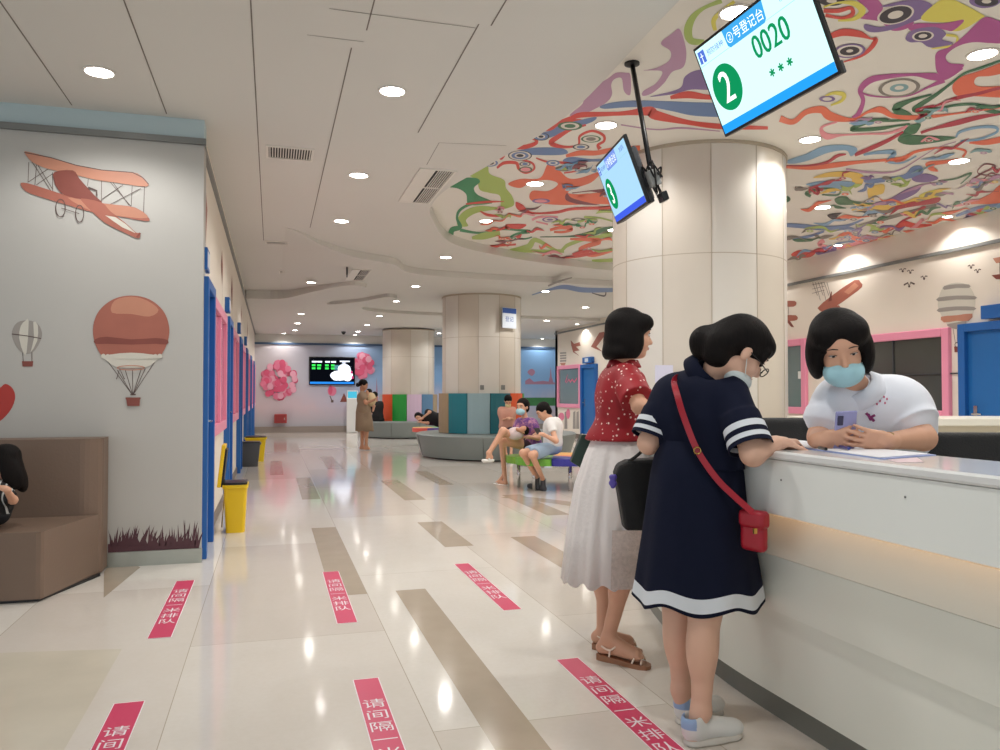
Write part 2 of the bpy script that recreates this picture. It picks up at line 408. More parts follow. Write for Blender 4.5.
d2 = MB(); d2.prism([(p[0], p[1]) for p in wb_] + [(14, 19.5), (14, 26.8), (-.5, 26.8)], ZC - .17, ZC + .02)
struct(d2.build('ceiling_step', CEIL))
# left wall that faces the camera, with pale blue band above a grey rail, steel skirting
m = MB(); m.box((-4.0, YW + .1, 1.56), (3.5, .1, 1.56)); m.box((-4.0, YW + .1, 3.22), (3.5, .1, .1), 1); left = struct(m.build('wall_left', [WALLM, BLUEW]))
m = MB(); m.box((-4.0, YW - .015, 3.13), (3.515, .02, .022)); m.box((XL + .01, 16.2, 3.13), (.02, 9.95, .022)); struct(m.build('trim_1', GREYT))
m = MB(); m.box((-4.0, YW - .01, .052), (3.51, .012, .052)); m.box((XL + .006, 6.3, .052), (.008, .05, .052)); struct(m.build('baseboard_left', STEEL))
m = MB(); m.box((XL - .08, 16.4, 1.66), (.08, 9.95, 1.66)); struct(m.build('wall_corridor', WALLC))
m = MB(); m.box((XL + .006, 16.4, .05), (.01, 9.9, .05)); struct(m.build('baseboard_corridor', mat('brown_skirting', (110, 98, 88), .4)))
# back wall: printed sky backdrop below a blue rail, white band above
def sky_mat():
    m = mat('backdrop_print', (200, 200, 210), .35); g = NT(m)
    sp = g.n('ShaderNodeSeparateXYZ'); g.l(g.tc.outputs['Object'], sp.inputs[0])
    no = g.n('ShaderNodeTexNoise', Scale=.8, Detail=5., Distortion=.6); g.l(g.tc.outputs['Object'], no.inputs['Vector'])
    fx = g.math('MULTIPLY_ADD', sp.outputs[0], .28, -.1, clamp=True)
    c = g.mix(fx, rgb(206, 200, 206), rgb(128, 170, 214))
    fz = g.math('MULTIPLY_ADD', sp.outputs[2], -.9, 1.5, clamp=True)
    fz = g.math('MULTIPLY', fz, g.math('MULTIPLY_ADD', no.outputs['Fac'], 2.4, -.5, clamp=True))
    c = g.mix(fz, c, rgb(214, 190, 196))
    fb = g.math('MULTIPLY_ADD', sp.outputs[2], -1.6, 1.3, clamp=True)
    c = g.mix(fb, c, rgb(178, 180, 188))
    g.l(c, g.b.inputs['Base Color']); return m
SKYP = sky_mat()
m = MB(); m.box((6, YB + .1, 1.41), (6.6, .1, 1.41)); m.box((6, YB + .1, 3.1), (6.6, .1, .28), 1); struct(m.build('wall_back', [SKYP, CEIL]))
m = MB(); m.box((6, YB - .02, 2.83), (6.6, .03, .03)); struct(m.build('trim_2', mat('blue_rail', (70, 96, 130), .4)))
m = MB(); m.box((6, YB - .02, .1), (6.6, .03, .1)); struct(m.build('baseboard_back', mat('grey_brown_skirting', (150, 140, 132), .35)))
# right wall
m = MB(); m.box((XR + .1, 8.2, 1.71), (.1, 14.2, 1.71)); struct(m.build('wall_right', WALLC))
m = MB(); m.box((XR - .015, 8.2, 3.04), (.025, 14.2, .02)); struct(m.build('trim_3', GREYT))
m = MB(); m.box((XR - .01, 8.2, .06), (.015, 14.2, .06)); struct(m.build('baseboard_right', mat('brown_skirting', (110, 98, 88), .4)))
m = MB(); m.box((XR + .1, 22.3, 1.7), (.1, .1, 1.7)); struct(m.build('wall_return', WALLC))
# ---------------------------------------------------------------- ceiling mural
def pz(x, y, z): return onz(x, y, z)
MC = {k: mat('mural_' + k, c, .45) for k, c in dict(red=(214, 72, 62), orange=(232, 112, 78), blue=(104, 132, 178), lilac=(186, 144, 176), purple=(128, 104, 158),
      lime=(168, 192, 98), green=(52, 140, 92), dkgreen=(56, 112, 76), magenta=(178, 82, 148), yellow=(226, 216, 92), gold=(232, 196, 90), black=(40, 36, 48), pink=(232, 150, 160),
      sky=(128, 168, 200), crimson=(180, 50, 66), white=(224, 218, 208), maroon=(128, 60, 68), teal=(130, 170, 176), grey=(132, 126, 118)).items()}
MK = list(MC); mu = MB(); ml = [0]
def mz():
    ml[0] += 1; return ZM - .0015 - .00002 * ml[0]
def blobp(c, pts, n=5):
    """filled smooth outline"""
    q = catmull([(x, y, 0) for x, y in pts], n, True); z = mz(); mu.poly([pz(p[0], p[1], z) for p in q], MK.index(c))
def rib(c, pts, n=6):
    """ribbon: (x, y, width)"""
    q = catmull([(x, y, wd) for x, y, wd in pts], n); z = mz(); L = []; R = []
    for i, p in enumerate(q):
        d = q[min(i + 1, len(q) - 1)] - q[max(i - 1, 0)]; d = d[:2] / max(1e-6, np.linalg.norm(d[:2])); o = A(-d[1], d[0]) * max(p[2], .4) / 2
        L.append(pz(p[0] + o[0], p[1] + o[1], z)); R.append(pz(p[0] - o[0], p[1] - o[1], z))
    n = len(L); mu.add(L + R, [(i, i + 1, n + i + 1, n + i) for i in range(n - 1)], MK.index(c))
def eye(x, y, rx, ry, cs, rot=0):
    for c, s in cs:
        blobp(c, [(x + rx * s * math.cos(t) * math.cos(rot) - ry * s * math.sin(t) * math.sin(rot), y + rx * s * math.cos(t) * math.sin(rot) + ry * s * math.sin(t) * math.cos(rot)) for t in [2 * math.pi * k / 10 for k in range(10)]], 3)
Z1 = lambda pts, ox, oy, s: [(ox + p[0] / s, oy + p[1] / s) + tuple(v / s for v in p[2:]) for p in pts]
a_ = lambda *p: Z1(p, 420, 60, 5.0)      # read off an enlarged crop of the left end of the painted ceiling
b_ = lambda *p: Z1(p, 420, 170, 5.0)
c_ = lambda *p: Z1(p, 560, 0, 6.25)
d_ = lambda *p: Z1(p, 820, 0, 5.5556)
e_ = lambda *p: Z1(p, 780, 90, 4.5455)
f_ = lambda *p: Z1(p, 780, 160, 4.5455)
blobp('lilac', c_((60, 720), (140, 650), (150, 590), (200, 550), (300, 490), (350, 455), (410, 455), (440, 470), (440, 590), (400, 570), (385, 490), (340, 495), (320, 530), (325, 590), (290, 640), (200, 690), (130, 720)))
blobp('lilac', c_((520, 440), (600, 425), (680, 380), (690, 320), (630, 270), (700, 210), (745, 180), (775, 250), (790, 340), (770, 420), (700, 450), (650, 520), (580, 580), (520, 600), (520, 570), (600, 520), (640, 450), (580, 440)))
blobp('purple', c_((560, 605), (700, 570), (760, 540), (780, 480), (850, 440), (960, 440), (1010, 520), (940, 560), (820, 560), (700, 590)))
rib('red', c_((690, 610, 20), (800, 592, 45), (950, 608, 30), (1200, 590, 40), (1400, 600, 20)))
blobp('blue', c_((250, 665), (330, 640), (480, 628), (650, 632), (850, 640), (1100, 650), (1300, 700), (1100, 730), (850, 725), (700, 695), (560, 670), (400, 672), (280, 680)))
rib('red', c_((0, 760, 16), (120, 725, 24), (300, 715, 22), (430, 705, 30), (560, 695, 60), (600, 720, 60), (800, 765, 30), (1000, 790, 34), (1300, 800, 20)))
rib('lilac', c_((380, 780, 8), (600, 810, 8), (760, 800, 12), (1000, 820, 6)))
rib('lime', c_((1010, 5, 30), (900, 50, 22), (830, 110, 40), (800, 190, 52), (820, 255, 44), (900, 262, 30)))
rib('yellow', c_((1090, 10, 20), (1000, 80, 26), (960, 130, 30), (970, 190, 24)))
# left end
blobp('red', a_((515, 365), (565, 345), (580, 310), (640, 298), (740, 296), (810, 300), (700, 345), (620, 358), (560, 375)))
rib('red', a_((740, 300, 18), (800, 275, 26), (900, 270, 20), (1010, 268, 20), (1100, 260, 20)))
blobp('blue', a_((295, 465), (350, 430), (410, 385), (520, 380), (590, 368), (660, 350), (700, 325), (800, 300), (880, 285), (860, 310), (760, 345), (660, 385), (600, 395), (540, 390), (430, 410), (400, 440), (420, 465), (560, 440), (700, 440), (740, 462), (700, 475), (560, 475), (400, 470)))
rib('red', a_((400, 410, 18), (430, 430, 20), (520, 435, 22), (580, 415, 18), (570, 395, 12), (500, 395, 8)))
rib('red', a_((830, 325, 10), (760, 345, 14), (700, 378, 22), (655, 415, 26), (720, 435, 14), (790, 425, 10), (800, 380, 12), (860, 355, 12), (915, 375, 14), (920, 405, 12), (890, 425, 14), (900, 445, 22)))
rib('orange', a_((730, 480, 14), (800, 465, 26), (880, 465, 24), (960, 450, 24), (1100, 440, 26)))
blobp('blue', a_((715, 500), (760, 485), (860, 495), (1000, 490), (1000, 512), (860, 508), (780, 525), (730, 522)))
rib('red', a_((580, 490, 6), (640, 510, 10), (730, 515, 12), (790, 535, 14), (780, 555, 8), (720, 565, 8)))
rib('red', a_((385, 540, 10), (420, 515, 16), (480, 515, 16), (495, 545, 14), (530, 565, 10), (570, 545, 10), (560, 515, 10), (500, 495, 10)))
blobp('red', a_((385, 480), (410, 465), (425, 480), (405, 500)))
blobp('orange', a_((440, 620), (500, 595), (600, 590), (640, 520), (690, 545), (740, 590), (800, 590), (900, 560), (860, 610), (780, 640), (740, 665), (820, 670), (1000, 650), (1100, 640), (1100, 730), (900, 720), (700, 725), (560, 705), (560, 655), (640, 655), (690, 620), (640, 600), (560, 610), (500, 640)))
blobp('maroon', a_((730, 700), (735, 665), (760, 690), (850, 715), (900, 725), (800, 722)))
rib('maroon', a_((760, 665, 4), (850, 655, 6), (900, 655, 18), (930, 645, 6)))
blobp('lime', a_((160, 575), (210, 530), (265, 485), (310, 500), (340, 530), (350, 570), (420, 600), (430, 640), (460, 680), (470, 720), (440, 740), (405, 740), (400, 680), (350, 665), (300, 650), (280, 600), (220, 570)))
blobp('green', a_((90, 635), (130, 610), (205, 590), (280, 590), (300, 610), (270, 640), (290, 675), (365, 710), (300, 725), (240, 720), (230, 670), (180, 640)))
for x, y, rx, ry, cs in ((750, 330, 62, 22, (('dkgreen', 1), ('white', .75), ('dkgreen', .45))), (605, 383, 42, 20, (('black', 1), ('blue', .85), ('white', .5), ('black', .3))), (375, 440, 38, 16, (('black', 1), ('blue', .85), ('purple', .5))),
                         (500, 478, 60, 25, (('black', 1), ('white', .9), ('blue', .72), ('white', .45), ('black', .3))), (350, 515, 40, 18, (('blue', 1), ('white', .75), ('black', .5))), (248, 530, 44, 17, (('dkgreen', 1), ('lime', .85), ('dkgreen', .4))),
                         (855, 395, 50, 18, (('dkgreen', 1), ('white', .8), ('grey', .5))), (805, 435, 42, 15, (('black', 1), ('white', .8), ('blue', .5))), (525, 520, 28, 12, (('black', 1), ('white', .8), ('blue', .5))), (528, 548, 34, 14, (('dkgreen', 1), ('pink', .75))),
                         (665, 515, 34, 14, (('blue', 1), ('white', .7), ('blue', .4))), (720, 543, 44, 14, (('grey', 1), ('lime', .6))), (150, 600, 40, 13, (('blue', 1), ('white', .8), ('blue', .5))), (605, 705, 45, 12, (('purple', 1), ('pink', .7)))):
    (x, y), = Z1([(x, y)], 420, 60, 5.0); eye(x, y, rx / 5, ry / 5, cs)
# below: green and red streamers of the left end
blobp('lime', b_((190, 280), (190, 240), (230, 200), (300, 180), (400, 185), (430, 150), (470, 170), (440, 190), (330, 205), (270, 220), (230, 250), (240, 280)))
rib('green', b_((155, 340, 24), (160, 300, 26), (200, 285, 22), (185, 240, 12), (200, 200, 14), (260, 170, 12), (360, 160, 14)))
rib('green', b_((200, 300, 16), (300, 315, 10), (400, 298, 8), (480, 300, 10), (550, 308, 16), (480, 320, 10), (455, 340, 10), (520, 345, 8), (560, 335, 6)))
rib('lime', b_((260, 340, 14), (320, 330, 34), (400, 315, 22)))
rib('red', b_((230, 170, 8), (330, 160, 12), (420, 158, 3)))
rib('red', b_((300, 205, 5), (340, 225, 14), (415, 232, 8)))
rib('red', b_((480, 160, 6), (500, 185, 34), (560, 215, 10), (680, 212, 14), (760, 195, 14), (900, 190, 16), (1050, 185, 16)))
rib('red', b_((350, 380, 8), (420, 378, 8), (480, 372, 10)))
blobp('red', b_((430, 272), (530, 272), (500, 295), (450, 290)))
rib('lime', b_((450, 400, 10), (540, 385, 30), (580, 350, 22), (690, 405, 14), (740, 375, 18), (830, 345, 16), (960, 325, 16)))
rib('lime', b_((380, 402, 8), (520, 405, 16), (620, 405, 14), (720, 405, 18)))
rib('dkgreen', b_((600, 335, 4), (750, 332, 8), (850, 320, 26), (920, 298, 22), (1000, 285, 12)))
rib('lime', b_((820, 235, 10), (900, 240, 8), (980, 262, 8)))
rib('pink', b_((560, 250, 12), (600, 235, 12), (690, 235, 8)))
rib('pink', b_((580, 258, 8), (640, 272, 8)))
eye(*Z1([(650, 248)], 420, 170, 5)[0], 8, 2.6, (('purple', 1), ('white', .75), ('purple', .4)))
eye(*Z1([(790, 248)], 420, 170, 5)[0], 7, 1.8, (('grey', 1), ('white', .5)))
rib('orange', b_((650, 300, 14), (700, 290, 14), (760, 295, 16), (720, 310, 12), (670, 310, 10)))
rib('orange', b_((750, 345, 8), (900, 355, 26), (800, 395, 18), (860, 425, 22), (960, 400, 20)))
rib('red', b_((700, 440, 8), (790, 430, 16), (900, 410, 14), (980, 395, 12)))
rib('orange', b_((740, 460, 14), (800, 475, 26), (880, 470, 18), (980, 480, 16)))
rib('lime', b_((860, 455, 14), (980, 450, 18)))
rib('red', b_((760, 480, 6), (860, 495, 8), (980, 490, 8)))
# right half
blobp('magenta', d_((200, -10), (300, -15), (350, 40), (330, 90), (400, 140), (520, 120), (480, 160), (400, 170), (330, 120), (220, 100), (270, 60)))
blobp('purple', d_((330, 40), (460, 5), (560, 0), (625, 30), (610, 80), (520, 120), (400, 165), (300, 180), (250, 165), (250, 135), (330, 150), (420, 130), (480, 110), (500, 60), (430, 35)))
eye(*Z1([(420, 82)], 820, 0, 5.5556)[0], 19, 9, (('white', 1), ('black', .88), ('white', .42)), -.25)
blobp('yellow', d_((560, 105), (640, 20), (700, -10), (760, 5), (900, 80), (900, 100), (780, 170), (700, 160), (780, 115), (680, 125)))
blobp('magenta', d_((490, 155), (540, 130), (680, 130), (800, 110), (740, 170), (690, 165), (620, 150), (570, 160), (520, 175)))
blobp('purple', d_((475, 210), (520, 165), (640, 150), (700, 185), (680, 220), (740, 240), (660, 265), (600, 260), (560, 235), (500, 235)))
eye(*Z1([(572, 200)], 820, 0, 5.5556)[0], 11, 5, (('white', 1), ('black', .8), ('white', .4)), -.1)
rib('yellow', d_((700, 195, 14), (760, 205, 14), (750, 250, 14), (690, 262, 12), (620, 270, 6)))
blobp('magenta', d_((640, 340), (650, 290), (720, 260), (800, 200), (850, 150), (920, 95), (1010, 120), (1150, 140), (1150, 240), (960, 240), (850, 235), (760, 260), (700, 310), (720, 350), (800, 360), (760, 395), (690, 420), (650, 400)))
rib('magenta', d_((790, 375, 20), (700, 425, 34), (620, 425, 40), (520, 415, 16), (380, 425, 26), (280, 445, 36), (225, 500, 30), (240, 560, 22), (215, 630, 26), (180, 655, 14)))
rib('magenta', d_((690, 445, 30), (600, 485, 12), (500, 530, 7), (380, 540, 6), (280, 532, 10), (230, 515, 10)))
eye(*Z1([(440, 488)], 820, 0, 5.5556)[0], 21, 9, (('grey', 1), ('white', .82), ('teal', .45), ('white', .22)), -.1)
blobp('purple', d_((835, 20), (850, -10), (1000, -10), (980, 30), (900, 45)))
eye(*Z1([(925, 8)], 820, 0, 5.5556)[0], 12, 5, (('black', 1), ('white', .4)))
eye(*Z1([(65, 5)], 820, 0, 5.5556)[0], 13, 5, (('black', 1), ('white', .4)))
rib('yellow', d_((20, 40, 10), (100, 15, 10), (190, 20, 30), (235, 60, 40), (190, 105, 20), (100, 115, 10)))
rib('red', d_((20, 60, 22), (100, 60, 24), (170, 45, 20), (180, 80, 24), (120, 100, 16), (30, 85, 20)))
rib('red', d_((60, 200, 30), (130, 180, 40), (220, 190, 36), (280, 215, 10), (310, 220, 26), (280, 270, 24), (220, 315, 14), (130, 345, 6)))
eye(*Z1([(165, 283)], 820, 0, 5.5556)[0], 16, 7, (('purple', 1), ('white', .82), ('black', .62), ('white', .22)), -.1)
rib('yellow', d_((0, 560, 10), (60, 520, 14), (130, 525, 26), (120, 560, 16), (60, 585, 10)))
eye(*Z1([(40, 550)], 820, 0, 5.5556)[0], 8, 3, (('purple', 1), ('white', .6)))
blobp('orange', d_((735, 480), (780, 430), (900, 390), (1100, 320), (1100, 380), (960, 420), (870, 430), (880, 480), (1100, 480), (1100, 540), (860, 535), (760, 530)))
rib('crimson', d_((560, 615, 5), (640, 590, 10), (760, 545, 20), (880, 520, 18), (1000, 490, 16), (1150, 480, 12)))
rib('dkgreen', d_((1050, 320, 10), (900, 375, 14), (800, 410, 12), (720, 470, 14), (640, 530, 20), (560, 580, 26), (520, 612, 20), (600, 625, 10), (720, 590, 14), (860, 580, 16), (930, 610, 26), (1050, 640, 12)))
rib('dkgreen', d_((620, 525, 10), (500, 560, 20), (420, 605, 44), (500, 650, 34), (430, 670, 14), (300, 675, 12), (210, 700, 20), (180, 722, 20), (330, 715, 20), (420, 700, 12), (500, 690, 12)))
rib('orange', e_((0, 130, 30), (60, 145, 24), (120, 100, 24), (190, 90, 34), (230, 120, 40), (330, 135, 14), (400, 100, 12), (460, 90, 30), (520, 120, 20), (640, 125, 20), (780, 110, 8), (1000, 80, 8)))
rib('crimson', e_((620, 140, 14), (655, 115, 34), (620, 90, 10), (700, 70, 8)))
rib('pink', e_((260, 145, 8), (190, 170, 12), (210, 210, 30), (280, 205, 10), (400, 200, 8), (500, 195, 12), (580, 165, 14)))
blobp('dkgreen', e_((590, 160), (640, 155), (620, 195), (600, 205), (740, 210), (800, 218), (700, 240), (590, 250), (535, 230), (560, 190)))
rib('crimson', e_((340, 295, 16), (420, 262, 20), (500, 225, 16), (560, 190, 10)))
rib('crimson', e_((640, 195, 12), (700, 175, 12), (800, 150, 24), (900, 125, 20), (1000, 110, 8)))
rib('sky', e_((800, 215, 8), (820, 190, 12), (900, 170, 12), (980, 170, 14), (980, 195, 10), (900, 225, 10), (820, 232, 8)))
rib('orange', e_((860, 240, 8), (940, 238, 24), (1050, 215, 30)))
blobp('sky', e_((20, 325), (120, 290), (200, 255), (300, 250), (350, 265), (340, 290), (320, 300), (300, 275), (220, 285), (130, 320), (60, 335)))
rib('crimson', e_((0, 345, 8), (120, 345, 8), (210, 330, 12), (260, 300, 14), (300, 292, 6)))
rib('orange', e_((20, 350, 10), (140, 355, 16), (260, 340, 24), (340, 330, 16), (460, 320, 12), (560, 310, 18), (620, 280, 12), (740, 262, 8), (840, 275, 10), (830, 305, 10)))
rib('sky', e_((380, 295, 10), (440, 285, 14), (520, 285, 22), (490, 325, 12), (560, 330, 8), (620, 300, 6)))
rib('lilac', e_((300, 360, 10), (420, 375, 10), (540, 365, 6), (700, 270, 3), (800, 235, 4)))
blobp('gold', e_((150, 400), (220, 375), (320, 372), (380, 390), (370, 430), (330, 430), (320, 400), (240, 395)))
blobp('blue', e_((380, 410), (460, 400), (560, 385), (600, 350), (640, 345), (650, 375), (600, 400), (500, 415), (410, 425)))
blobp('orange', e_((665, 330), (760, 318), (820, 310), (780, 330), (700, 345), (720, 370), (680, 365)))
blobp('purple', e_((600, 400), (660, 380), (720, 400), (680, 418), (620, 418)))
blobp('yellow', f_((630, 165), (680, 140), (730, 135), (735, 160), (680, 175)))
blobp('gold', f_((400, 130), (470, 110), (470, 150), (430, 165), (420, 200), (330, 230), (340, 215), (400, 190)))
blobp('gold', f_((340, 235), (450, 205), (560, 190), (620, 170), (640, 185), (520, 225), (430, 232)))
blobp('purple', f_((430, 195), (500, 175), (580, 130), (640, 120), (620, 150), (560, 180), (480, 205)))
rib('crimson', f_((470, 250, 6), (520, 220, 20), (600, 205, 14), (700, 185, 26), (730, 175, 10)))
blobp('sky', f_((120, 110), (200, 95), (330, 100), (330, 120), (240, 130), (150, 120)))
rib('dkgreen', f_((140, 165, 14), (120, 150, 14), (190, 130, 10), (270, 135, 8), (260, 160, 8), (190, 158, 6)))
rib('dkgreen', f_((0, 190, 20), (40, 180, 16), (30, 165, 8)))
blobp('dkgreen', f_((250, 175), (300, 165), (330, 185), (440, 200), (300, 205), (260, 200)))
blobp('black', f_((215, 250), (280, 240), (260, 260), (300, 275), (250, 275)))
blobp('black', f_((330, 235), (440, 230), (435, 250), (410, 258), (380, 240)))
rib('blue', f_((0, 295, 16), (90, 300, 20), (200, 310, 20), (300, 300, 14), (380, 270, 6)))
rib('blue', f_((20, 360, 4), (120, 350, 12), (200, 325, 8)))
rib('grey', f_((345, 305, 14), (450, 275, 16), (560, 245, 16), (710, 205, 14)))
rib('pink', f_((200, 365, 20), (180, 385, 20), (240, 400, 16), (330, 385, 20), (400, 358, 12), (500, 352, 6)))
blobp('red', f_((50, 430), (90, 410), (160, 415), (140, 440), (80, 445)))
rib('red', f_((530, 320, 16), (560, 290, 26), (620, 300, 20), (690, 295, 8)))
rib('crimson', f_((420, 325, 8), (500, 320, 6), (560, 275, 8), (640, 245, 12)))
blobp('orange', f_((820, 205), (900, 180), (960, 150), (1010, 110), (1150, 90), (1150, 180), (1010, 200), (900, 200)))
rib('blue', f_((800, 255, 10), (880, 225, 18), (960, 210, 20), (1100, 195, 14)))
blobp('red', f_((890, 230), (930, 218), (965, 228), (930, 242)))
rib('maroon', f_((860, 100, 6), (920, 60, 8), (980, 30, 8), (930, 20, 6), (900, 60, 5), (1000, 80, 6)))
rib('dkgreen', f_((720, 95, 4), (800, 85, 7), (870, 60, 9), (820, 110, 4)))
rib('maroon', f_((900, 120, 4), (960, 60, 6), (1020, 100, 6)))
random.seed(21)
def fillers(n, reg, cols, sc0):
    for _ in range(n):
        while True:
            x, y = random.uniform(reg[0], reg[2]), random.uniform(reg[1], reg[3])
            if reg[4](x, y): break
        c = random.choice(cols); k = (y - 60) / 180; L = random.uniform(16, 46) * sc0; a = random.uniform(-.45, .12); pts = []
        for j in range(5):
            t = j / 4; pts.append((x + (t - .5) * L * math.cos(a) + random.uniform(-3, 3), y + (t - .5) * L * math.sin(a) + random.uniform(-3.5, 3.5) * sc0, random.uniform(1.2, 5.0) * sc0 * (1 if 0 < j < 4 else .2)))
        rib(c, pts, 5)
        if random.random() < .28: eye(x, y + 2, 5.5 * sc0, 1.9 * sc0, (('white', 1), (random.choice(cols), .8), ('white', .35)))
fillers(95, (788, 176, 998, 262, lambda x, y: 176 < y < 278 - (x - 784) * .25), ['blue', 'gold', 'purple', 'lime', 'dkgreen', 'sky', 'orange', 'crimson', 'pink', 'lilac', 'grey'], .8)
fillers(16, (860, 104, 998, 170, lambda x, y: True), ['orange', 'dkgreen', 'sky', 'crimson', 'pink', 'lilac', 'teal'], .8)
fillers(40, (490, 205, 614, 288, lambda x, y: y < 240 + (x - 470) * .32), ['orange', 'red', 'lime', 'green', 'pink', 'orange', 'maroon'], .62)
fillers(12, (545, 150, 612, 200, lambda x, y: True), ['orange', 'red', 'blue', 'sky', 'maroon'], .6)
# far patch beyond the recess edge
mural = struct(tag(mu.build('ceiling_mural', [MC[k] for k in MK])))
mu2 = MB()
def rib2(c, pts, z):
    q = catmull([(x, y, wd) for x, y, wd in pts], 5); L = []; R = []
    for i, p in enumerate(q):
        d = q[min(i + 1, len(q) - 1)] - q[max(i - 1, 0)]; d = d[:2] / max(1e-6, np.linalg.norm(d[:2])); o = A(-d[1], d[0]) * p[2] / 2
        L.append(onz(p[0] + o[0], p[1] + o[1], z)); R.append(onz(p[0] - o[0], p[1] - o[1], z))
    n = len(L); mu2.add(L + R, [(i, i + 1, n + i + 1, n + i) for i in range(n - 1)], MK.index(c))
rib2('blue', b_((560, 625, 5), (640, 600, 10), (720, 585, 22), (820, 600, 26), (980, 600, 20)), ZC - .103)
rib2('grey', b_((640, 580, 8), (700, 555, 10), (760, 538, 6)), ZC - .104)
rib2('black', b_((860, 615, 4), (920, 630, 8), (930, 610, 4)), ZC - .105)
struct(mu2.build('ceiling_drop_mural', [MC[k] for k in MK]))
# ---------------------------------------------------------------- ceiling lamps
LIT = glow('lamp_glow', (255, 250, 240), 24.0)
RIM = mat('lamp_rim', (226, 222, 214), .4)
ldata = bpy.data.lights.new('downlight_bulb', 'SPOT'); ldata.energy = LAMP_W; ldata.spot_size = math.radians(150); ldata.spot_blend = .5; ldata.shadow_soft_size = .06; ldata.color = (1, .975, .94)
wdata = bpy.data.lights.new('wall_washer_bulb', 'SPOT'); wdata.energy = LAMP_W * .5; wdata.spot_size = math.radians(140); wdata.spot_blend = .35; wdata.shadow_soft_size = .05; wdata.color = (1, .97, .92)
def ceil_z(x, y):
    if y < 12.2 and x > 2.0 and (y < 10 or x > 3.2): return ZM
    if y > 18.5: return ZC - .17
    if y > 13.2 and x > 0: return ZC - .1
    return ZC
LABN = []
def lamp(x, y, lab, r=.085, wash=False, z=None, grp='round ceiling downlights'):
    z = ceil_z(x, y) if z is None else z
    root = empty('ceiling_light', (x, y, z), lab, 'ceiling light', grp)
    m = MB(); m.lathe((0, 0, 0), [(r + .012, -.001), (r + .012, -.007), (r, -.009), (r - .004, -.004)], n=20); m.build('rim', RIM, root, smooth='auto')
    m = MB(); m.lathe((0, 0, 0), [(r, -.0035), (r, -.006), (r * .5, -.007)], n=20); m.build('diffuser', LIT, root)
    lo = bpy.data.objects.new('bulb', wdata if wash else ldata); COL.objects.link(lo); lo.parent = root; lo.location = (0, 0, -.03)
    return root
for x, y, lab in [(-1.07, 5.5, 'bright round downlight above the brown sofa wall, far left of the ceiling'), (.77, 5.3, 'round downlight in the plain ceiling, nearest one above the red floor strips'),
                  (.77, 7.45, 'round downlight second in the row over the corridor, left of the grille with slots'), (.78, 9.5, 'round downlight third in the row over the corridor'), (.7, 11.7, 'small round downlight fourth in the corridor row, above the wavy ceiling step'),
                  (2.58, 5.85, 'round downlight in the painted ceiling just left of the screen with a 3'), (2.6, 7.7, 'round downlight on the orange paint left of the column'), (2.58, 9.55, 'round downlight on the lime green paint at the end of the painted ceiling'),
                  (2.52, 3.9, 'round downlight in the painted ceiling behind the top of the big screen'), (4.35, 3.95, 'brightest round downlight on magenta paint at the upper right corner'), (4.4, 5.7, 'round downlight in the painted ceiling beside the right edge of the column'),
                  (6.15, 7.75, 'round downlight among yellow and blue paint right of the column'), (6.15, 5.85, 'round downlight between orange squiggles near the right edge')]: lamp(x, y, lab)
for x, y, lab in [(4.35, 7.7, 'round downlight in the painted ceiling hidden behind the column'), (4.35, 2.0, 'round downlight in the painted ceiling above the counter'), (2.5, 2.0, 'round downlight in the painted ceiling above the queue'), (6.15, 3.9, 'round downlight over the back office'), (.77, 3.4, 'round downlight above the floor strips'), (.77, 1.4, 'round downlight nearest the camera'), (6.15, 9.7, 'round downlight by the far right wall of the painted ceiling'), (2.5, 11.6, 'small round downlight left of the middle column top'), (4.35, 9.6, 'round downlight at the far end of the painted ceiling')]: lamp(x, y, lab)
k = 0
for y in (14.2, 16.6, 19.2, 21.8, 24.2):
    for x in (.65, 2.5, 5.0, 6.8):
        lamp(x, y, 'tiny far round downlight, %s row beyond the wavy ceiling step, %s' % ({14.2: 'first', 16.6: 'second', 19.2: 'third', 21.8: 'fourth', 24.2: 'last'}[y], {.65: 'leftmost over the corridor', 2.5: 'left of the middle column', 5.0: 'right of the middle column', 6.8: 'nearest the right wall'}[x]), .075)
for y, lab in ((7.75, 'downlight washing the cream wall above the striped balloon'), (9.7, 'downlight washing the cream wall above the nurse'), (11.7, 'downlight washing the cream wall just right of the column'), (17.6, 'downlight washing the far wall above the red plane print'), (20.0, 'downlight washing the far wall above the pink window frame')):
    lamp(7.95, y, lab, .06, True, grp='wall-washing downlights along the right wall')
for x, lab in ((.35, 'downlight washing the back wall above the pink balloons'), (2.55, 'downlight washing the back wall above the wall screen'), (8.9, 'downlight washing the blue part of the back wall')):
    lamp(x, 25.6, lab, .06, True, grp='wall-washing downlights along the back wall')
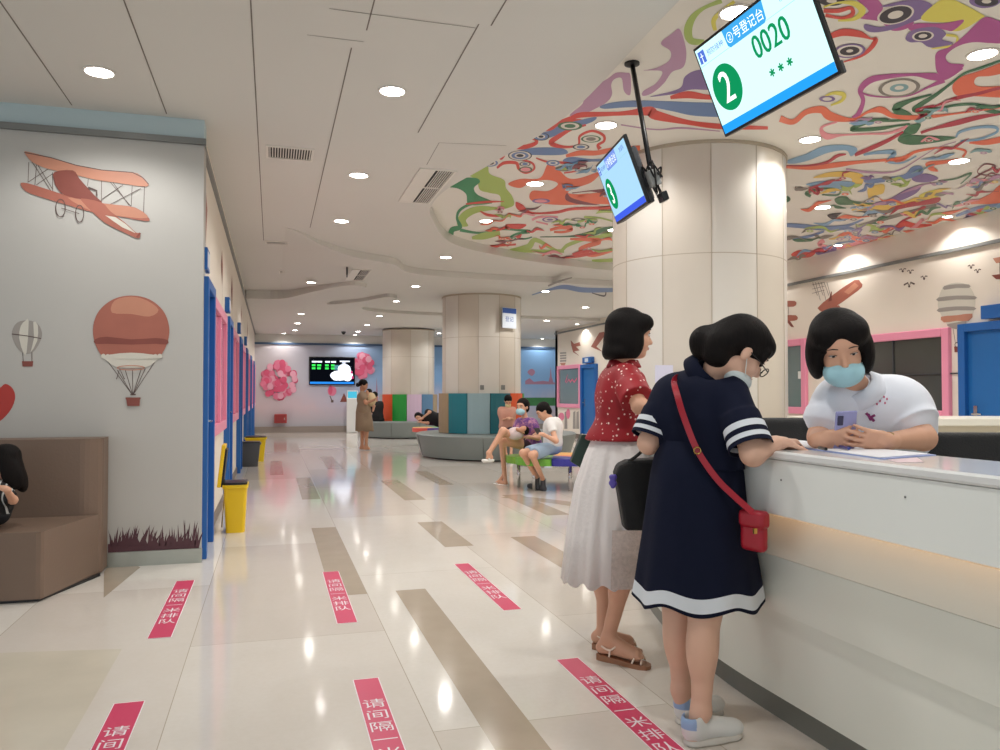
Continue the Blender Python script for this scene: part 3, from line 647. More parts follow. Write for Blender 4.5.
# ================================================================ ceiling fittings
def slab_on_ceiling(mb, x0, x1, y0, y1, z, t, mi=0): mb.box(((x0 + x1) / 2, (y0 + y1) / 2, z - t / 2), (abs(x1 - x0) / 2, abs(y1 - y0) / 2, t / 2), mi)
def grille(name, x0, x1, y0, y1, z, n, along, lab, dark=(60, 58, 54), grp='ceiling air grilles', half=False):
    root = empty(name, ((x0 + x1) / 2, (y0 + y1) / 2, z), lab, 'vent', grp)
    m = MB(); b = .02
    for q in ((x0, x1, y0, y0 + b), (x0, x1, y1 - b, y1), (x0, x0 + b, y0 + b, y1 - b), (x1 - b, x1, y0 + b, y1 - b)): slab_on_ceiling(m, *q, z, .012)
    if half: slab_on_ceiling(m, x0 + b, (x0 + x1) / 2 - .02, y0 + b, y1 - b, z, .010); slab_on_ceiling(m, x0 + b, x1 - b, (y0 + y1) / 2 - .015, (y0 + y1) / 2 + .015, z, .012)
    wb(m, root, 'frame', RIM)
    m = MB(); slab_on_ceiling(m, x0 + b, x1 - b, y0 + b, y1 - b, z, .003); wb(m, root, 'backing', mat('vent_dark', dark, .8))
    m = MB()
    a0 = (x0 + x1) / 2 if half else x0 + b
    for i in range(n):
        t = (i + .5) / n
        if along == 'y': x = a0 + (x1 - b - a0) * t; slab_on_ceiling(m, x - .004, x + .004, y0 + b, y1 - b, z - .002, .009)
        else: y = y0 + b + (y1 - y0 - 2 * b) * t; slab_on_ceiling(m, a0, x1 - b, y - .006, y + .006, z - .002, .009)
    wb(m, root, 'slats', RIM)
grille('air_vent', -.06, .33, 6.75, 7.1, ZC, 16, 'y', 'square cream air grille with dark slots above the corridor mouth')
grille('air_conditioner_grille', 1.28, 1.62, 7.05, 8.35, ZC, 7, 'y', 'long slotted air conditioner grille beside the painted ceiling', half=True)
grille('air_conditioner_grille', 1.2, 1.5, 12.5, 13.7, ZC - .1, 5, 'y', 'small dark air conditioner grille above the wavy ceiling step', half=True)
for q, lab in (((-.1, .28, 11.0, 11.2), 'thin dark slot vent near the corridor wall'), ((.1, .5, 13.6, 13.9), 'short dark slot vent further down the corridor'), ((.0, .7, 17.0, 17.3), 'long dark slot vent far down the corridor')):
    grille('slot_vent', *q, ceil_z(.1, q[2]) if q[2] > 14 else ZC, 2, 'x', lab)
grille('slot_vent', 5.1, 5.35, 7.4, 9.2, ZM, 2, 'y', 'long grey slot vent crossing the painted ceiling right of the column')
# hanging exit sign strip seen edge-on
_h = onz(347, 262, ZC); r = empty('hanging_sign', _h, 'narrow dark hanging sign seen edge-on over the corridor', 'sign', rz=-math.atan2(_h[0], _h[1]))
m = MB(); m.box((0, 0, -.15), (.012, .14, .07)); m.build('sign_panel', BLACK, r); [MB().tube([(0, s_, -.08), (0, s_, 0)], .006).build('rod', CHROME, r) for s_ in (-.1, .1)]
r = empty('security_camera', (2.05, 24.0, ZC - .2), 'small black dome camera under the ceiling in front of the wall screen', 'camera')
m = MB(); m.lathe((0, 0, 0), [(.07, 0), (.07, -.03), (.06, -.035)], n=16); m.build('mount', DARKG, r); m = MB(); m.ell((0, 0, -.04), (.055, .055, .05)); m.build('dome', BLACK, r, smooth=True)
# ================================================================ columns
CREAM = mat('cream_column_panel', (214, 209, 200), .3, var=.05, vscale=2); CREAM2 = mat('tan_column_panel', (206, 197, 184), .32, var=.05, vscale=2)
SEAM = mat('panel_seam', (176, 164, 146), .6)
def column(px, D, r, ztop, lab, phase, seamz, n=8):
    c = P(px, 393, D); c[2] = 0
    m = MB(); N = n * 6; zs = [0, seamz - .004, seamz + .004, ztop]
    rings = [[A(c[0] + r * math.cos(phase + 2 * math.pi * k / N), c[1] + r * math.sin(phase + 2 * math.pi * k / N), z) for k in range(N)] for z in zs]
    m.loft(rings, mif=lambda k, i: 2 if k == 1 else ((i // 6) % 2))
    for i in range(n):
        t = phase + 2 * math.pi * i / n; m.box((c[0] + r * math.cos(t), c[1] + r * math.sin(t), ztop / 2), (.003, .003, ztop / 2), 2, R=np.array(Matrix.Rotation(t, 3, 'Z')))
    m.lathe((c[0], c[1], ztop - .03), [(r, 0), (r + .012, .004), (r + .012, .03)], 2, N)
    o = shift(m, c).build('column', [CREAM, CREAM2, SEAM], smooth='auto', loc=c)
    tag(o, lab, 'column', 'round cream columns'); return c
COLA = column(698.5, 7.5, .80, ZM, 'large cream clad column behind the women at the counter', math.radians(-112), 2.45, 12)
COLB = column(481.5, 16.1, .8, ZC - .1, 'middle cream column with coloured padding and a small sign', math.radians(-109), 2.35, 12)
COLC = column(408.5, 23.3, .76, ZC - .2, 'farthest cream column rising behind the lying person', math.radians(-95), 2.3)
# padded coloured rings and benches round the far columns
def padring(c, r, z0, z1, colors, a0, lab, n=12):
    root = empty('padded_backrest', (c[0], c[1], z0), lab, 'backrest', 'coloured padded rings round the columns')
    for i in range(n):
        a = a0 + 2 * math.pi * i / n; b = a + 2 * math.pi / n * .985; m = MB(); K = 4
        ins = [(c[0] + r * math.cos(a + (b - a) * j / K), c[1] + r * math.sin(a + (b - a) * j / K)) for j in range(K + 1)]
        out = [(c[0] + (r + .07) * math.cos(a + (b - a) * j / K), c[1] + (r + .07) * math.sin(a + (b - a) * j / K)) for j in range(K + 1)]
        m.prism(out + ins[::-1], z0, z1)
        wb(m, root, 'pad', mat('pad_%d_%d_%d' % colors[i % len(colors)], colors[i % len(colors)], .45, bump=.1, bscale=30), bevel=.015)
PC = dict(tan=(168, 146, 116), teal=(36, 122, 136), lb=(150, 178, 186), dteal=(30, 106, 118), orange=(222, 88, 44), green=(40, 150, 60), pinkp=(216, 190, 214), bluep=(92, 132, 168), grey=(160, 168, 172))
def viewang(c): return math.atan2(-c[1], -c[0])
vb = viewang(COLB); st = 2 * math.pi / 12
# angles increase counter-clockwise: from the left of the view to the right
padring(COLB, .8, .47, 1.25, [PC['tan'], PC['teal'], PC['lb'], PC['dteal'], PC['orange'], PC['green'], PC['pinkp'], PC['lb'], PC['orange'], PC['green'], PC['teal'], PC['tan']], vb - st * 2.62 , 'teal, pale blue and tan padded panels around the middle column')
vc = viewang(COLC)
padring(COLC, .78, .45, 1.22, [PC['grey'], PC['orange'], PC['green'], PC['pinkp'], PC['bluep'], PC['tan']], vc - st * 3.1, 'orange, green and pink padded panels around the farthest column')
BENCH = mat('grey_vinyl', (124, 132, 130), .4, bump=.15, bscale=40)
def ringbench(cx, cy, rx, ry, lab, seams, rot=0, h=.46):
    root = empty('curved_bench', (cx, cy, 0), lab, 'bench', 'grey curved benches'); N = 64
    def ring(sc_, z): return [A(cx, cy, z) + np.array(Matrix.Rotation(rot, 3, 'Z')) @ A(rx * sc_ * math.cos(2 * math.pi * k / N), ry * sc_ * math.sin(2 * math.pi * k / N), 0) for k in range(N)]
    m = MB(); m.loft([ring(.93, .03), ring(1, h - .06), ring(1.0, h - .015), ring(.985, h)]); wb(m, root, 'upholstery', BENCH, smooth='auto')
    m = MB(); m.loft([ring(.91, 0), ring(.91, .03)]); wb(m, root, 'plinth', BLACK)
    m = MB()
    for s in seams:
        a = math.radians(s); p = A(math.cos(a) * rx, math.sin(a) * ry, 0); RR = np.array(Matrix.Rotation(rot, 3, 'Z'))
        m.tube([A(cx, cy, .04) + RR @ (p * .945), A(cx, cy, h - .03) + RR @ (p * 1.003)], .005, n=5)
    wb(m, root, 'seam', mat('seam_dark', (84, 90, 88), .6))
pb = P(496, 393, 16.1); ringbench(pb[0], pb[1], 1.62, 1.8, 'large grey curved bench around the middle column', (200, 262, 320), rot=-YAW)
pc_ = P(404, 393, 23.1); ringbench(pc_[0], pc_[1], 1.2, 1.5, 'low grey bench in front of the farthest column', (215, 262, 300), rot=-YAW)
# sign on the middle column
sp = P(509, 318, 15.47)
r = empty('column_sign', sp, 'small white and blue hanging notice on the middle column', 'sign')
ux = nrm(RT * .75 + A(FW[0], FW[1], 0) * .66); m = MB(); RS = np.stack([ux, np.cross(A(0, 0, 1), ux), A(0, 0, 1)], 1)
m.box((0, 0, 0), (.18, .012, .2), 0, RS); o = m.build('sign_panel', mat('sign_white', (214, 222, 232), .4), r)
m = MB(); m.box(RS @ A(0, -.0135, .14), (.18, .001, .05), 0, RS)
add_text(m, '登记', .11, RS @ A(0, -.0135, -.03), ux, (0, 0, 1), 0); m.build('lettering', mat('sign_blue', (44, 84, 160), .4), r)
for px in (484, 505):
    q = P(px - 2, 389, 15.2); r = empty('wall_socket', q, 'tiny grey socket on the middle column above the pads, %s one' % ('left' if px == 484 else 'right'), 'socket', 'sockets on the column')
    m = MB(); m.box((0, 0, .03), (.035, .02, .045)); m.build('plate', GREYT, r)
# ================================================================ corridor doors and windows on the left wall
def cdoor(i, y0, y1):
    root = struct(empty('door_%d' % i, (XL, (y0 + y1) / 2, 0), None, None)); zt = 2.14
    m = MB(); x = XL + .03
    m.box((x, y0 + .04, zt / 2), (.035, .04, zt / 2)); m.box((x, y1 - .04, zt / 2), (.035, .04, zt / 2)); m.box((x, (y0 + y1) / 2, zt - .04), (.035, (y1 - y0) / 2 - .08, .04)); wb(m, root, 'frame', BLUE, bevel=.006)
    m = MB(); m.box((XL + .008, (y0 + y1) / 2, 1.03), (.012, (y1 - y0) / 2 - .08, 1.03)); l = wb(m, root, 'door_leaf', BLUE2)
    m = MB(); m.tube([(.01, y1 - .16 - root.location.y, 1.02), (.05, y1 - .16 - root.location.y, 1.02), (.05, y1 - .28 - root.location.y, 1.02)], .009); m.build('door_handle', CHROME, root)
def cwin(i, y0, y1, z0=.86, z1=2.12):
    root = struct(empty('window_%d' % i, (XL, (y0 + y1) / 2, z0), None, None)); x = XL + .02; b = .1
    m = MB(); cy = (y0 + y1) / 2; hy = (y1 - y0) / 2; cz = (z0 + z1) / 2; hz = (z1 - z0) / 2
    m.box((x, y0 + b / 2, cz), (.025, b / 2, hz)); m.box((x, y1 - b / 2, cz), (.025, b / 2, hz)); m.box((x, cy, z0 + b / 2), (.025, hy - b, b / 2)); m.box((x, cy, z1 - b / 2), (.025, hy - b, b / 2)); m.box((x, cy, cz), (.02, .02, hz - b)); wb(m, root, 'window_frame', PINK, bevel=.006)
    m = MB(); m.box((XL + .006, cy, cz), (.006, hy - b, hz - b)); wb(m, root, 'pane', mat('pink_tinted_glass', (196, 130, 156), .12))
for i, (a, b) in enumerate([(6.36, 7.16), (9.6, 10.4), (13.0, 13.8), (16.2, 17.0), (19.4, 20.2), (22.6, 23.4)]): cdoor(i + 1, a, b)
for i, (a, b) in enumerate([(7.32, 9.4), (10.65, 12.75), (14.0, 15.95), (17.2, 19.15), (20.4, 22.3), (23.6, 25.4)]): cwin(i + 1, a, b)
for i, y in enumerate((6.5, 9.75, 13.15, 16.35)):
    r = empty('door_number_sign', (XL + .04, y, 2.28), ['blue projecting sign above the nearest corridor door', 'blue projecting sign above the second corridor door', 'blue projecting sign above the third corridor door', 'blue projecting sign above the fourth corridor door'][i], 'sign', 'projecting signs above corridor doors')
    m = MB(); m.box((-.014, 0, 0), (.026, .12, .085)); m.build('sign_panel', BLUE, r, bevel=.005); m = MB(); m.box((.0125, 0, 0), (.001, .1, .06)); m.build('lettering', mat('sign_white', (214, 222, 232), .4), r)
# ---------------------------------------------------------------- painted pictures on the walls
TERRA = mat('terracotta_print', (166, 100, 84), .5, var=.12, vscale=6); TERRA2 = mat('light_terracotta_print', (190, 132, 108), .5, var=.1, vscale=6); TERRAD = mat('dark_terracotta_print', (132, 70, 60), .5, var=.15, vscale=7)
INK = mat('ink_print', (92, 72, 68), .5); GREYP = mat('grey_print', (156, 150, 144), .5); PALEP = mat('pale_print', (208, 204, 192), .5); REDP = mat('red_print', (176, 52, 44), .5)
PURP = mat('plum_grass_print', (84, 50, 58), .5); PINKP = mat('pink_print', (222, 92, 128), .45); PINKL = mat('light_pink_print', (236, 170, 190), .45); PINKM = mat('mid_pink_print', (230, 128, 158), .45)
DMATS = [TERRA, TERRA2, TERRAD, INK, GREYP, PALEP, REDP, PURP, PINKP, PINKL, PINKM, mat('dull_rose_print', (168, 122, 146), .5)]
T, T2, TD, IK, GP, PP, RP, PU, P1, P2, P3, RO = range(12)
class Decal:
    def __init__(s, plane, val, nz): s.mb = MB(); s.pl = plane; s.v = val; s.nz = A(*nz); s.L = 0
    def q(s, x, y): return {'x': onx, 'y': ony}[s.pl](x, y, s.v) + s.nz * (.0012 + .00035 * s.L)
    def fill(s, mi, pts, n=0):
        s.L += 1
        if n: pts = [(p[0], p[1]) for p in catmull([(x, y, 0) for x, y in pts], n, True)]
        s.mb.poly([s.q(*p) for p in pts], mi)
    def line(s, mi, pts, wd):
        s.L += 1; s.mb.ribbon([s.q(*p) for p in pts], wd, s.nz, mi)
    def oval(s, mi, x, y, rx, ry, ring=0, n=28):
        s.L += 1; o = [s.q(x + rx * math.cos(2 * math.pi * k / n), y + ry * math.sin(2 * math.pi * k / n)) for k in range(n)]
        if not ring: s.mb.poly(o, mi)
        else: s.mb.ribbon(o + [o[0]], ring, s.nz, mi)
    def done(s, name, lab, cat, grp=None, kind=None):
        me = A(*np.mean(np.array(s.mb.v), 0)); o = shift(s.mb, me).build(name, DMATS, loc=me); return tag(o, lab, cat, grp, kind)
def zz(ox, oy, s): return lambda *pts: [(ox + a / s, oy + b / s) for a, b in pts]
NL = (0, -1, 0)
# biplane (crop 0,140 at 5.882)
z = zz(0, 140, 5.882); d = Decal('y', YW, NL)
for a, b in (((170, 130), (165, 250)), ((215, 145), (205, 275)), ((310, 190), (310, 300)), ((520, 230), (515, 270)), ((598, 235), (597, 360)), ((778, 270), (772, 390)), ((850, 275), (845, 430)), ((190, 130), (300, 300)), ((225, 150), (310, 290)), ((165, 250), (300, 160)), ((215, 265), (310, 200)), ((650, 250), (770, 390)), ((665, 250), (760, 385)), ((725, 265), (600, 350)), ((830, 285), (650, 380))): d.line(IK, z(a, b), .004)
d.fill(T2, z((145, 75), (170, 72), (300, 105), (450, 150), (600, 178), (780, 190), (840, 220), (875, 265), (840, 275), (700, 255), (560, 235), (400, 195), (280, 170), (190, 130)), 3)
d.line(IK, z((145, 75), (300, 105), (450, 150), (600, 178), (780, 192), (840, 222), (875, 262)), .006)
d.fill(T, z((122, 258), (160, 255), (260, 285), (400, 330), (520, 360), (640, 378), (800, 400), (880, 465), (850, 478), (700, 450), (560, 430), (400, 385), (220, 330), (150, 300)), 3)
d.fill(T2, z((400, 340), (520, 362), (640, 378), (800, 402), (870, 460), (700, 448), (540, 420)), 3)
d.fill(TD, z((322, 190), (430, 180), (470, 230), (560, 330), (600, 370), (480, 350), (380, 325), (335, 280), (320, 240)), 3)
d.fill(T, z((480, 345), (600, 370), (650, 420), (740, 490), (800, 545), (825, 548), (815, 580), (740, 550), (620, 490), (540, 420), (500, 380)), 3)
d.fill(PP, z((620, 445), (680, 455), (740, 495), (800, 550), (720, 515))); d.line(IK, z((520, 280), (570, 300), (570, 330)), .012)
d.line(TD, z((805, 575), (826, 548)), .012)
for c in ((358, 402, 28, 52), (470, 435, 24, 50)): (cx, cy), = z((c[0], c[1])); d.oval(IK, cx, cy, c[2] / 5.882, c[3] / 5.882, .006)
d.line(IK, z((362, 402), (468, 435)), .005)
d.done('biplane_mural', 'terracotta biplane painted near the top of the white left wall', 'mural', 'aeroplane murals')
# big balloon (crop 0,250 at 3.75)
z = zz(0, 250, 3.75); d = Decal('y', YW, NL)
for a in ((395, 405), (440, 450), (470, 450), (497, 450), (530, 445), (545, 445), (590, 405)): d.line(IK, z(a, (498, 545)), .004)
d.fill(T, z((492, 171), (560, 185), (612, 228), (634, 285), (630, 340), (600, 400), (545, 440), (445, 440), (385, 400), (355, 345), (350, 285), (372, 228), (425, 185)), 4)
d.fill(T2, z((492, 175), (552, 190), (595, 225), (560, 250), (492, 240), (420, 235), (430, 190)), 3)
d.fill(TD, z((356, 335), (400, 325), (492, 335), (585, 330), (630, 338), (625, 355), (585, 352), (492, 355), (400, 352), (358, 352)), 2)
d.fill(PP, z((383, 398), (492, 385), (604, 398), (590, 412), (545, 440), (440, 440), (398, 412)), 3)
for k in range(14):
    (cx, cy), = z((388 + k * 16.3, 398 + 5 * math.sin(k / 13 * math.pi))); d.oval(PP, cx, cy, 2.4, 2.4, 0, 8)
d.oval(T2, 492 / 3.75, 250 + 442 / 3.75, 13.5, 2.2, .006); d.fill(TD, z((474, 556), (526, 556), (524, 585), (478, 585)))
d.line(IK, z((490, 542), (510, 542)), .01); d.line(TD, z((472, 556), (528, 556)), .012); d.line(IK, z((438, 485), (450, 445), (468, 485)), .006)
d.done('hot_air_balloon_mural', 'large terracotta hot air balloon painted on the white left wall', 'mural', 'balloon murals on the left wall')
d = Decal('y', YW, NL)
d.fill(GP, z((102, 264), (140, 275), (158, 310), (150, 345), (122, 385), (82, 385), (52, 345), (45, 305), (65, 272)), 3)
d.fill(PP, z((95, 266), (108, 266), (100, 385), (88, 385), (72, 330), (78, 285)), 2); d.fill(PP, z((125, 270), (142, 282), (140, 340), (115, 384), (128, 330)), 2)
d.line(IK, z((45, 315), (100, 322), (155, 332)), .006); d.line(IK, z((85, 385), (88, 418)), .004); d.line(IK, z((120, 385), (120, 418)), .004); d.fill(TD, z((83, 417), (125, 417), (123, 437), (85, 437)))
d.done('hot_air_balloon_mural', 'small grey striped hot air balloon painted at the left edge of the wall', 'mural', 'balloon murals on the left wall')
d = Decal('y', YW, NL); d.fill(RP, z((-70, 500), (-10, 520), (20, 502), (48, 520), (57, 555), (40, 600), (0, 642), (-40, 650), (-90, 600), (-100, 540)), 4)
d.done('heart_mural', 'dark red heart painted on the left wall above the sofa back', 'mural')
# grass along the skirting
d = Decal('y', YW, NL); random.seed(3)
d.fill(PU, [(108, 544), (150, 543.5), (199, 540), (199, 549), (150, 551), (108, 553)])
for k in range(74):
    x = 111 + k * 1.19; b = 546; h = random.uniform(9, 22) + (6 if x > 178 else 0) * random.random(); lean = random.uniform(-5, 7)
    d.L = k % 5; d.mb.poly([d.q(x - 1.4, b), d.q(x + 1.4, b), d.q(x + lean * .6 + .5, b - h * .6), d.q(x + lean, b - h), d.q(x + lean * .5 - .7, b - h * .6)], PU)
d.done('grass_mural', 'plum coloured grass tufts painted above the steel skirting', 'mural', kind='stuff')
# kites and birds on the corridor wall above doors
for i, (y, zt) in enumerate(((6.75, 2.95), (9.0, 2.8), (11.2, 2.85), (14.6, 2.8), (18.3, 2.85))):
    d = Decal('x', XL, (1, 0, 0)); X = XL + .002; s = .24 if i % 2 == 0 else .19
    d.mb.poly([A(X, y, zt), A(X, y + s, zt - s * .7), A(X, y + .1, zt - s * 2.0), A(X, y - s * .8, zt - s)], T); d.mb.poly([A(X + .001, y, zt), A(X + .001, y + .1, zt - s * 2.0), A(X + .001, y - s * .8, zt - s)], TD)
    d.mb.ribbon([A(X, y + .1, zt - s * 2), A(X, y + .16, zt - s * 2.6), A(X, y + .05, zt - s * 3.2)], .015, A(1, 0, 0), IK)
    d.done('kite_mural', ['terracotta kite painted on the corridor wall just past the corner', 'second terracotta kite along the corridor wall', 'third terracotta kite along the corridor wall', 'fourth terracotta kite far along the corridor wall', 'last terracotta kite far along the corridor wall'][i], 'mural', 'kite murals along the corridor')
# pink balloons on the back wall (crop 240,320 at 5)
random.seed(8)
for name, cx, cy, R, lab in (('balloon_bunch_mural', 279, 380, 20, 'round bunch of pink balloons printed on the back wall left of the wall screen'), ('balloon_bunch_mural', 363, 366, 11, 'narrow bunch of pink balloons printed on the back wall right of the screen')):
    d = Decal('y', YB, NL); 
    for k in range(90 if R > 15 else 60):
        a = random.uniform(0, 6.28); rr = R * math.sqrt(random.random()) * .88; ry = 1 if R > 15 else 1.15
        d.L = k * 2; d.oval(random.choice([P1, P1, P3, P3, P2]), cx + rr * math.cos(a), cy + rr * math.sin(a) * ry, 3.1, 3.3, 0, 12)
    d.done(name, lab, 'mural', 'pink balloon murals')
d = Decal('y', YB, NL); d.oval(P3, 332, 391, 4.5, 5, 0, 14); d.oval(P1, 330.5, 390, 2, 5, 0, 10); d.line(IK, [(330, 396), (332, 401)], .03); d.fill(IK, [(331, 400), (333.5, 400), (333.5, 402.5), (331, 402.5)]); d.done('hot_air_balloon_mural', 'tiny pink hot air balloon printed on the back wall under the screen', 'mural')
d = Decal('y', YB, NL); d.fill(RO, [(376.6, 377), (377.8, 396), (380, 413), (375, 413), (376, 396)]); d.fill(TD, [(340, 402), (344, 393), (348, 402)]); d.done('tower_mural', 'pink tapering tower silhouette printed on the back wall beside the far column', 'mural')
d = Decal('y', YB, NL); z = zz(380, 350, 4.545); d.fill(RO, z((776, 75), (780, 120), (790, 155), (764, 155), (772, 120))); d.fill(RO, z((660, 140), (680, 128), (700, 145), (740, 140), (795, 148), (795, 156), (660, 156)), 0)
d.fill(RO, z((670, 100), (690, 85), (705, 100), (690, 118)), 3); d.done('skyline_mural', 'pink skyline and tower printed on the blue wall beyond the middle column', 'mural')
d = Decal('y', YB, NL); d.mb = MB(); GRN = 0
m = MB(); g0 = ony(521, 401, YB - .004); g1 = ony(556, 406, YB - .004); m.box(((g0[0] + g1[0]) / 2 + .3, YB - .006, .96), ((g1[0] - g0[0]) / 2 + .3, .004, .14)); tag(m.build('hedge_mural', mat('hedge_print', (54, 120, 66), .5, var=.3, vscale=3)), 'strip of green hedge printed on the wall beyond the middle column', 'mural')
# red fire cabinet on the back wall
q = ony(280.5, 418.5, YB)
r = empty('fire_cabinet', (q[0], YB - .1, q[2] - .14), 'small red fire hose cabinet low on the back wall', 'cabinet'); m = MB(); m.box((0, 0, .14), (.19, .09, .14)); m.build('cabinet_body', mat('cabinet_red', (172, 60, 58), .4), r, bevel=.01)
m = MB(); m.box((0, -.095, .14), (.15, .004, .11)); m.build('door', mat('cabinet_red_door', (150, 50, 50), .3), r); m = MB(); m.box((.12, -.103, .14), (.008, .006, .03)); m.build('handle', CHROME, r)
# ================================================================ right wall windows, doors, pictures
def yat(px, X): return onx(px, 393, X)[1]
def rwin(i, y0, y1, z0, z1, glassm, mull=None):
    root = struct(empty('window_%d' % i, (XR, (y0 + y1) / 2, z0), None, None)); x = XR - .025; b = .11; cy = (y0 + y1) / 2; hy = (y1 - y0) / 2; cz = (z0 + z1) / 2; hz = (z1 - z0) / 2; m = MB()
    m.box((x, y0 + b / 2, cz), (.035, b / 2, hz)); m.box((x, y1 - b / 2, cz), (.035, b / 2, hz)); m.box((x, cy, z0 + b / 2), (.035, hy - b, b / 2)); m.box((x, cy, z1 - b / 2), (.035, hy - b, b / 2)); wb(m, root, 'window_frame', PINK, bevel=.015)
    m = MB(); m.box((XR - .004, cy, cz), (.006, hy - b, hz - b)); wb(m, root, 'pane', glassm)
    if mull: m = MB(); m.box((XR - .02, mull, cz), (.01, .012, hz - b)); m.box((XR - .02, mull - .55, cz), (.008, .5, .008)); wb(m, root, 'mullion', DARKG)
rwin(11, 10.72, 12.3, .92, 2.13, GLASSG); rwin(12, 7.95, 10.1, .92, 2.08, GLASSD, 8.9); rwin(13, yat(581.5, XR), yat(558.5, XR), .84, 2.06, GLASSG)
# handle-like white sticker on the left pane and dark room items
m = MB(); m.box((XR - .012, yat(801, XR), onx(801, 375, XR)[2]), (.004, .05, .06)); tag(m.build('notice_sticker', WHITE), 'small white sticker on the glass of the pink window beside the column', 'sticker')
def rdoor(i, y0, y1, zt, plate=True):
    root = struct(empty('door_%d' % i, (XR, (y0 + y1) / 2, 0), None, None)); x = XR - .04; m = MB(); cy = (y0 + y1) / 2
    m.box((x, y0 + .05, zt / 2), (.05, .05, zt / 2)); m.box((x, y1 - .05, zt / 2), (.05, .05, zt / 2)); m.box((x, cy, zt - .05), (.05, (y1 - y0) / 2 - .1, .05)); wb(m, root, 'frame', BLUE, bevel=.008)
    m = MB(); m.box((XR - .012, cy, zt / 2 - .04), (.018, (y1 - y0) / 2 - .1, zt / 2 - .04)); wb(m, root, 'door_leaf', BLUE2)
    m = MB(); m.tube([(XR - .03, y1 - .2, 1.0), (XR - .09, y1 - .2, 1.0), (XR - .09, y1 - .33, 1.0)], .011); m.box((XR - .035, y1 - .2, 1.0), (.006, .025, .1)); wb(m, root, 'door_handle', CHROME)
    if plate:
        r2 = empty('door_number_sign', (XR - .06, (y0 + y1) / 2 + .1 * (i == 11), zt + .02), 'blue sign plate above the blue door at the right edge' if i == 11 else 'small blue sign plate above the far blue door', 'sign', 'sign plates above the right-hand doors')
        m = MB(); m.box((0, -.12 if i == 11 else 0, .09), (.05, .18 if i == 11 else .3, .08)); m.build('sign_panel', BLUE, r2, bevel=.008)
        if i != 11: m = MB(); m.box((-.052, 0, .09), (.001, .12, .05)); m.build('lettering', mat('sign_white', (214, 222, 232), .4), r2)
rdoor(11, 6.75, 7.78, 2.1); rdoor(12, yat(598, XR), yat(583, XR), 2.03)
NR = (-1, 0, 0)
# striped balloon (crop 760,190 at 4.1667)
z = zz(760, 190, 4.1667); d = Decal('x', XR, NR)
for a, b in (((805, 578), (815, 640)), ((840, 578), (830, 640)), ((822, 580), (822, 640))): d.line(IK, z(a, b), .006)
d.fill(PP, z((820, 386), (870, 400), (897, 450), (890, 510), (860, 560), (820, 580), (785, 565), (750, 510), (742, 465), (765, 405)), 4)
for yy, w0, w1 in ((402, 768, 872), (450, 744, 896), (495, 746, 893)): d.fill(GP, z((w0, yy - 2), (820, yy - 10), (w1, yy - 8), (w1, yy + 6), (820, yy + 6), (w0, yy + 14)), 2)
d.fill(T2, z((755, 528), (820, 522), (886, 515), (872, 545), (820, 545), (768, 552)), 2); d.fill(GP, z((780, 560), (820, 552), (862, 545), (850, 570), (820, 580), (790, 570)), 2)
d.fill(TD, z((810, 652), (836, 652), (834, 676), (812, 676))); d.oval(IK, 760 + 823 / 4.1667, 190 + 645 / 4.1667, 2.2, 2.4, .01)
d.done('hot_air_balloon_mural', 'pale striped hot air balloon painted between the pink window and the right-hand door', 'mural', 'murals on the cream wall')
d = Decal('x', XR, NR); d.fill(T, z((240, 492), (300, 440), (395, 375), (420, 385), (425, 405), (380, 440), (310, 490), (270, 505)), 2); d.fill(T2, z((350, 425), (395, 385), (412, 400), (370, 435))); d.fill(TD, z((285, 465), (297, 422), (300, 425), (298, 462)))
for k in range(6): d.line(IK, z((220 + k * 12, 385), (240 + k * 12, 440 + (k % 2) * 20)), .008)
for k in range(3): d.line(IK, z((218, 395 + k * 18), (270, 385 + k * 16)), .006)
d.fill(T, z((250, 505), (330, 480), (345, 500), (300, 515)), 0); d.done('biplane_mural', 'terracotta aeroplane painted on the cream wall above the nurse', 'mural', 'murals on the cream wall')
d = Decal('x', XR, NR)
d.fill(T, z((100, 465), (145, 462), (152, 475), (140, 486), (100, 484)), 2); d.fill(T, z((100, 524), (150, 522), (157, 538), (140, 545), (100, 543)), 2); d.fill(TD, z((105, 540), (125, 545), (143, 572), (130, 570))); d.line(IK, z((120, 484), (118, 524)), .01)
d.done('biplane_mural', 'part of a terracotta biplane painted right beside the large column', 'mural', 'murals on the cream wall')
for k, (x, y, lab) in enumerate(((595, 335, 'upper left'), (627, 341, 'upper right'), (684, 366, 'lower right'), (622, 398, 'lowest, largest'), (880, 320, 'left of the pair by the ship'), (907, 338, 'right of the pair by the ship'))):
    d = Decal('x', XR, NR); s = 1.6 if k == 3 else 1
    d.line(IK, z((x - 14 * s, y - 2), (x - 6, y - 7 * s), (x, y + 3), (x + 6, y - 8 * s), (x + 14 * s, y - 6)), .014 * s); d.oval(IK, 760 + x / 4.1667, 190 + (y + 4) / 4.1667, 1.1, 1.0)
    d.done('bird_mural', 'small dark bird painted on the cream wall, %s' % lab, 'mural', 'bird murals on the cream wall')
d = Decal('x', XR, NR); d.fill(T2, z((970, 285), (1040, 270), (1040, 300), (985, 305)), 0); d.fill(TD, z((965, 355), (1040, 345), (1030, 372), (985, 372)), 0); d.line(IK, z((1000, 300), (1000, 350)), .01); d.done('ship_mural', 'terracotta flying boat painted at the right edge of the cream wall', 'mural', 'murals on the cream wall')
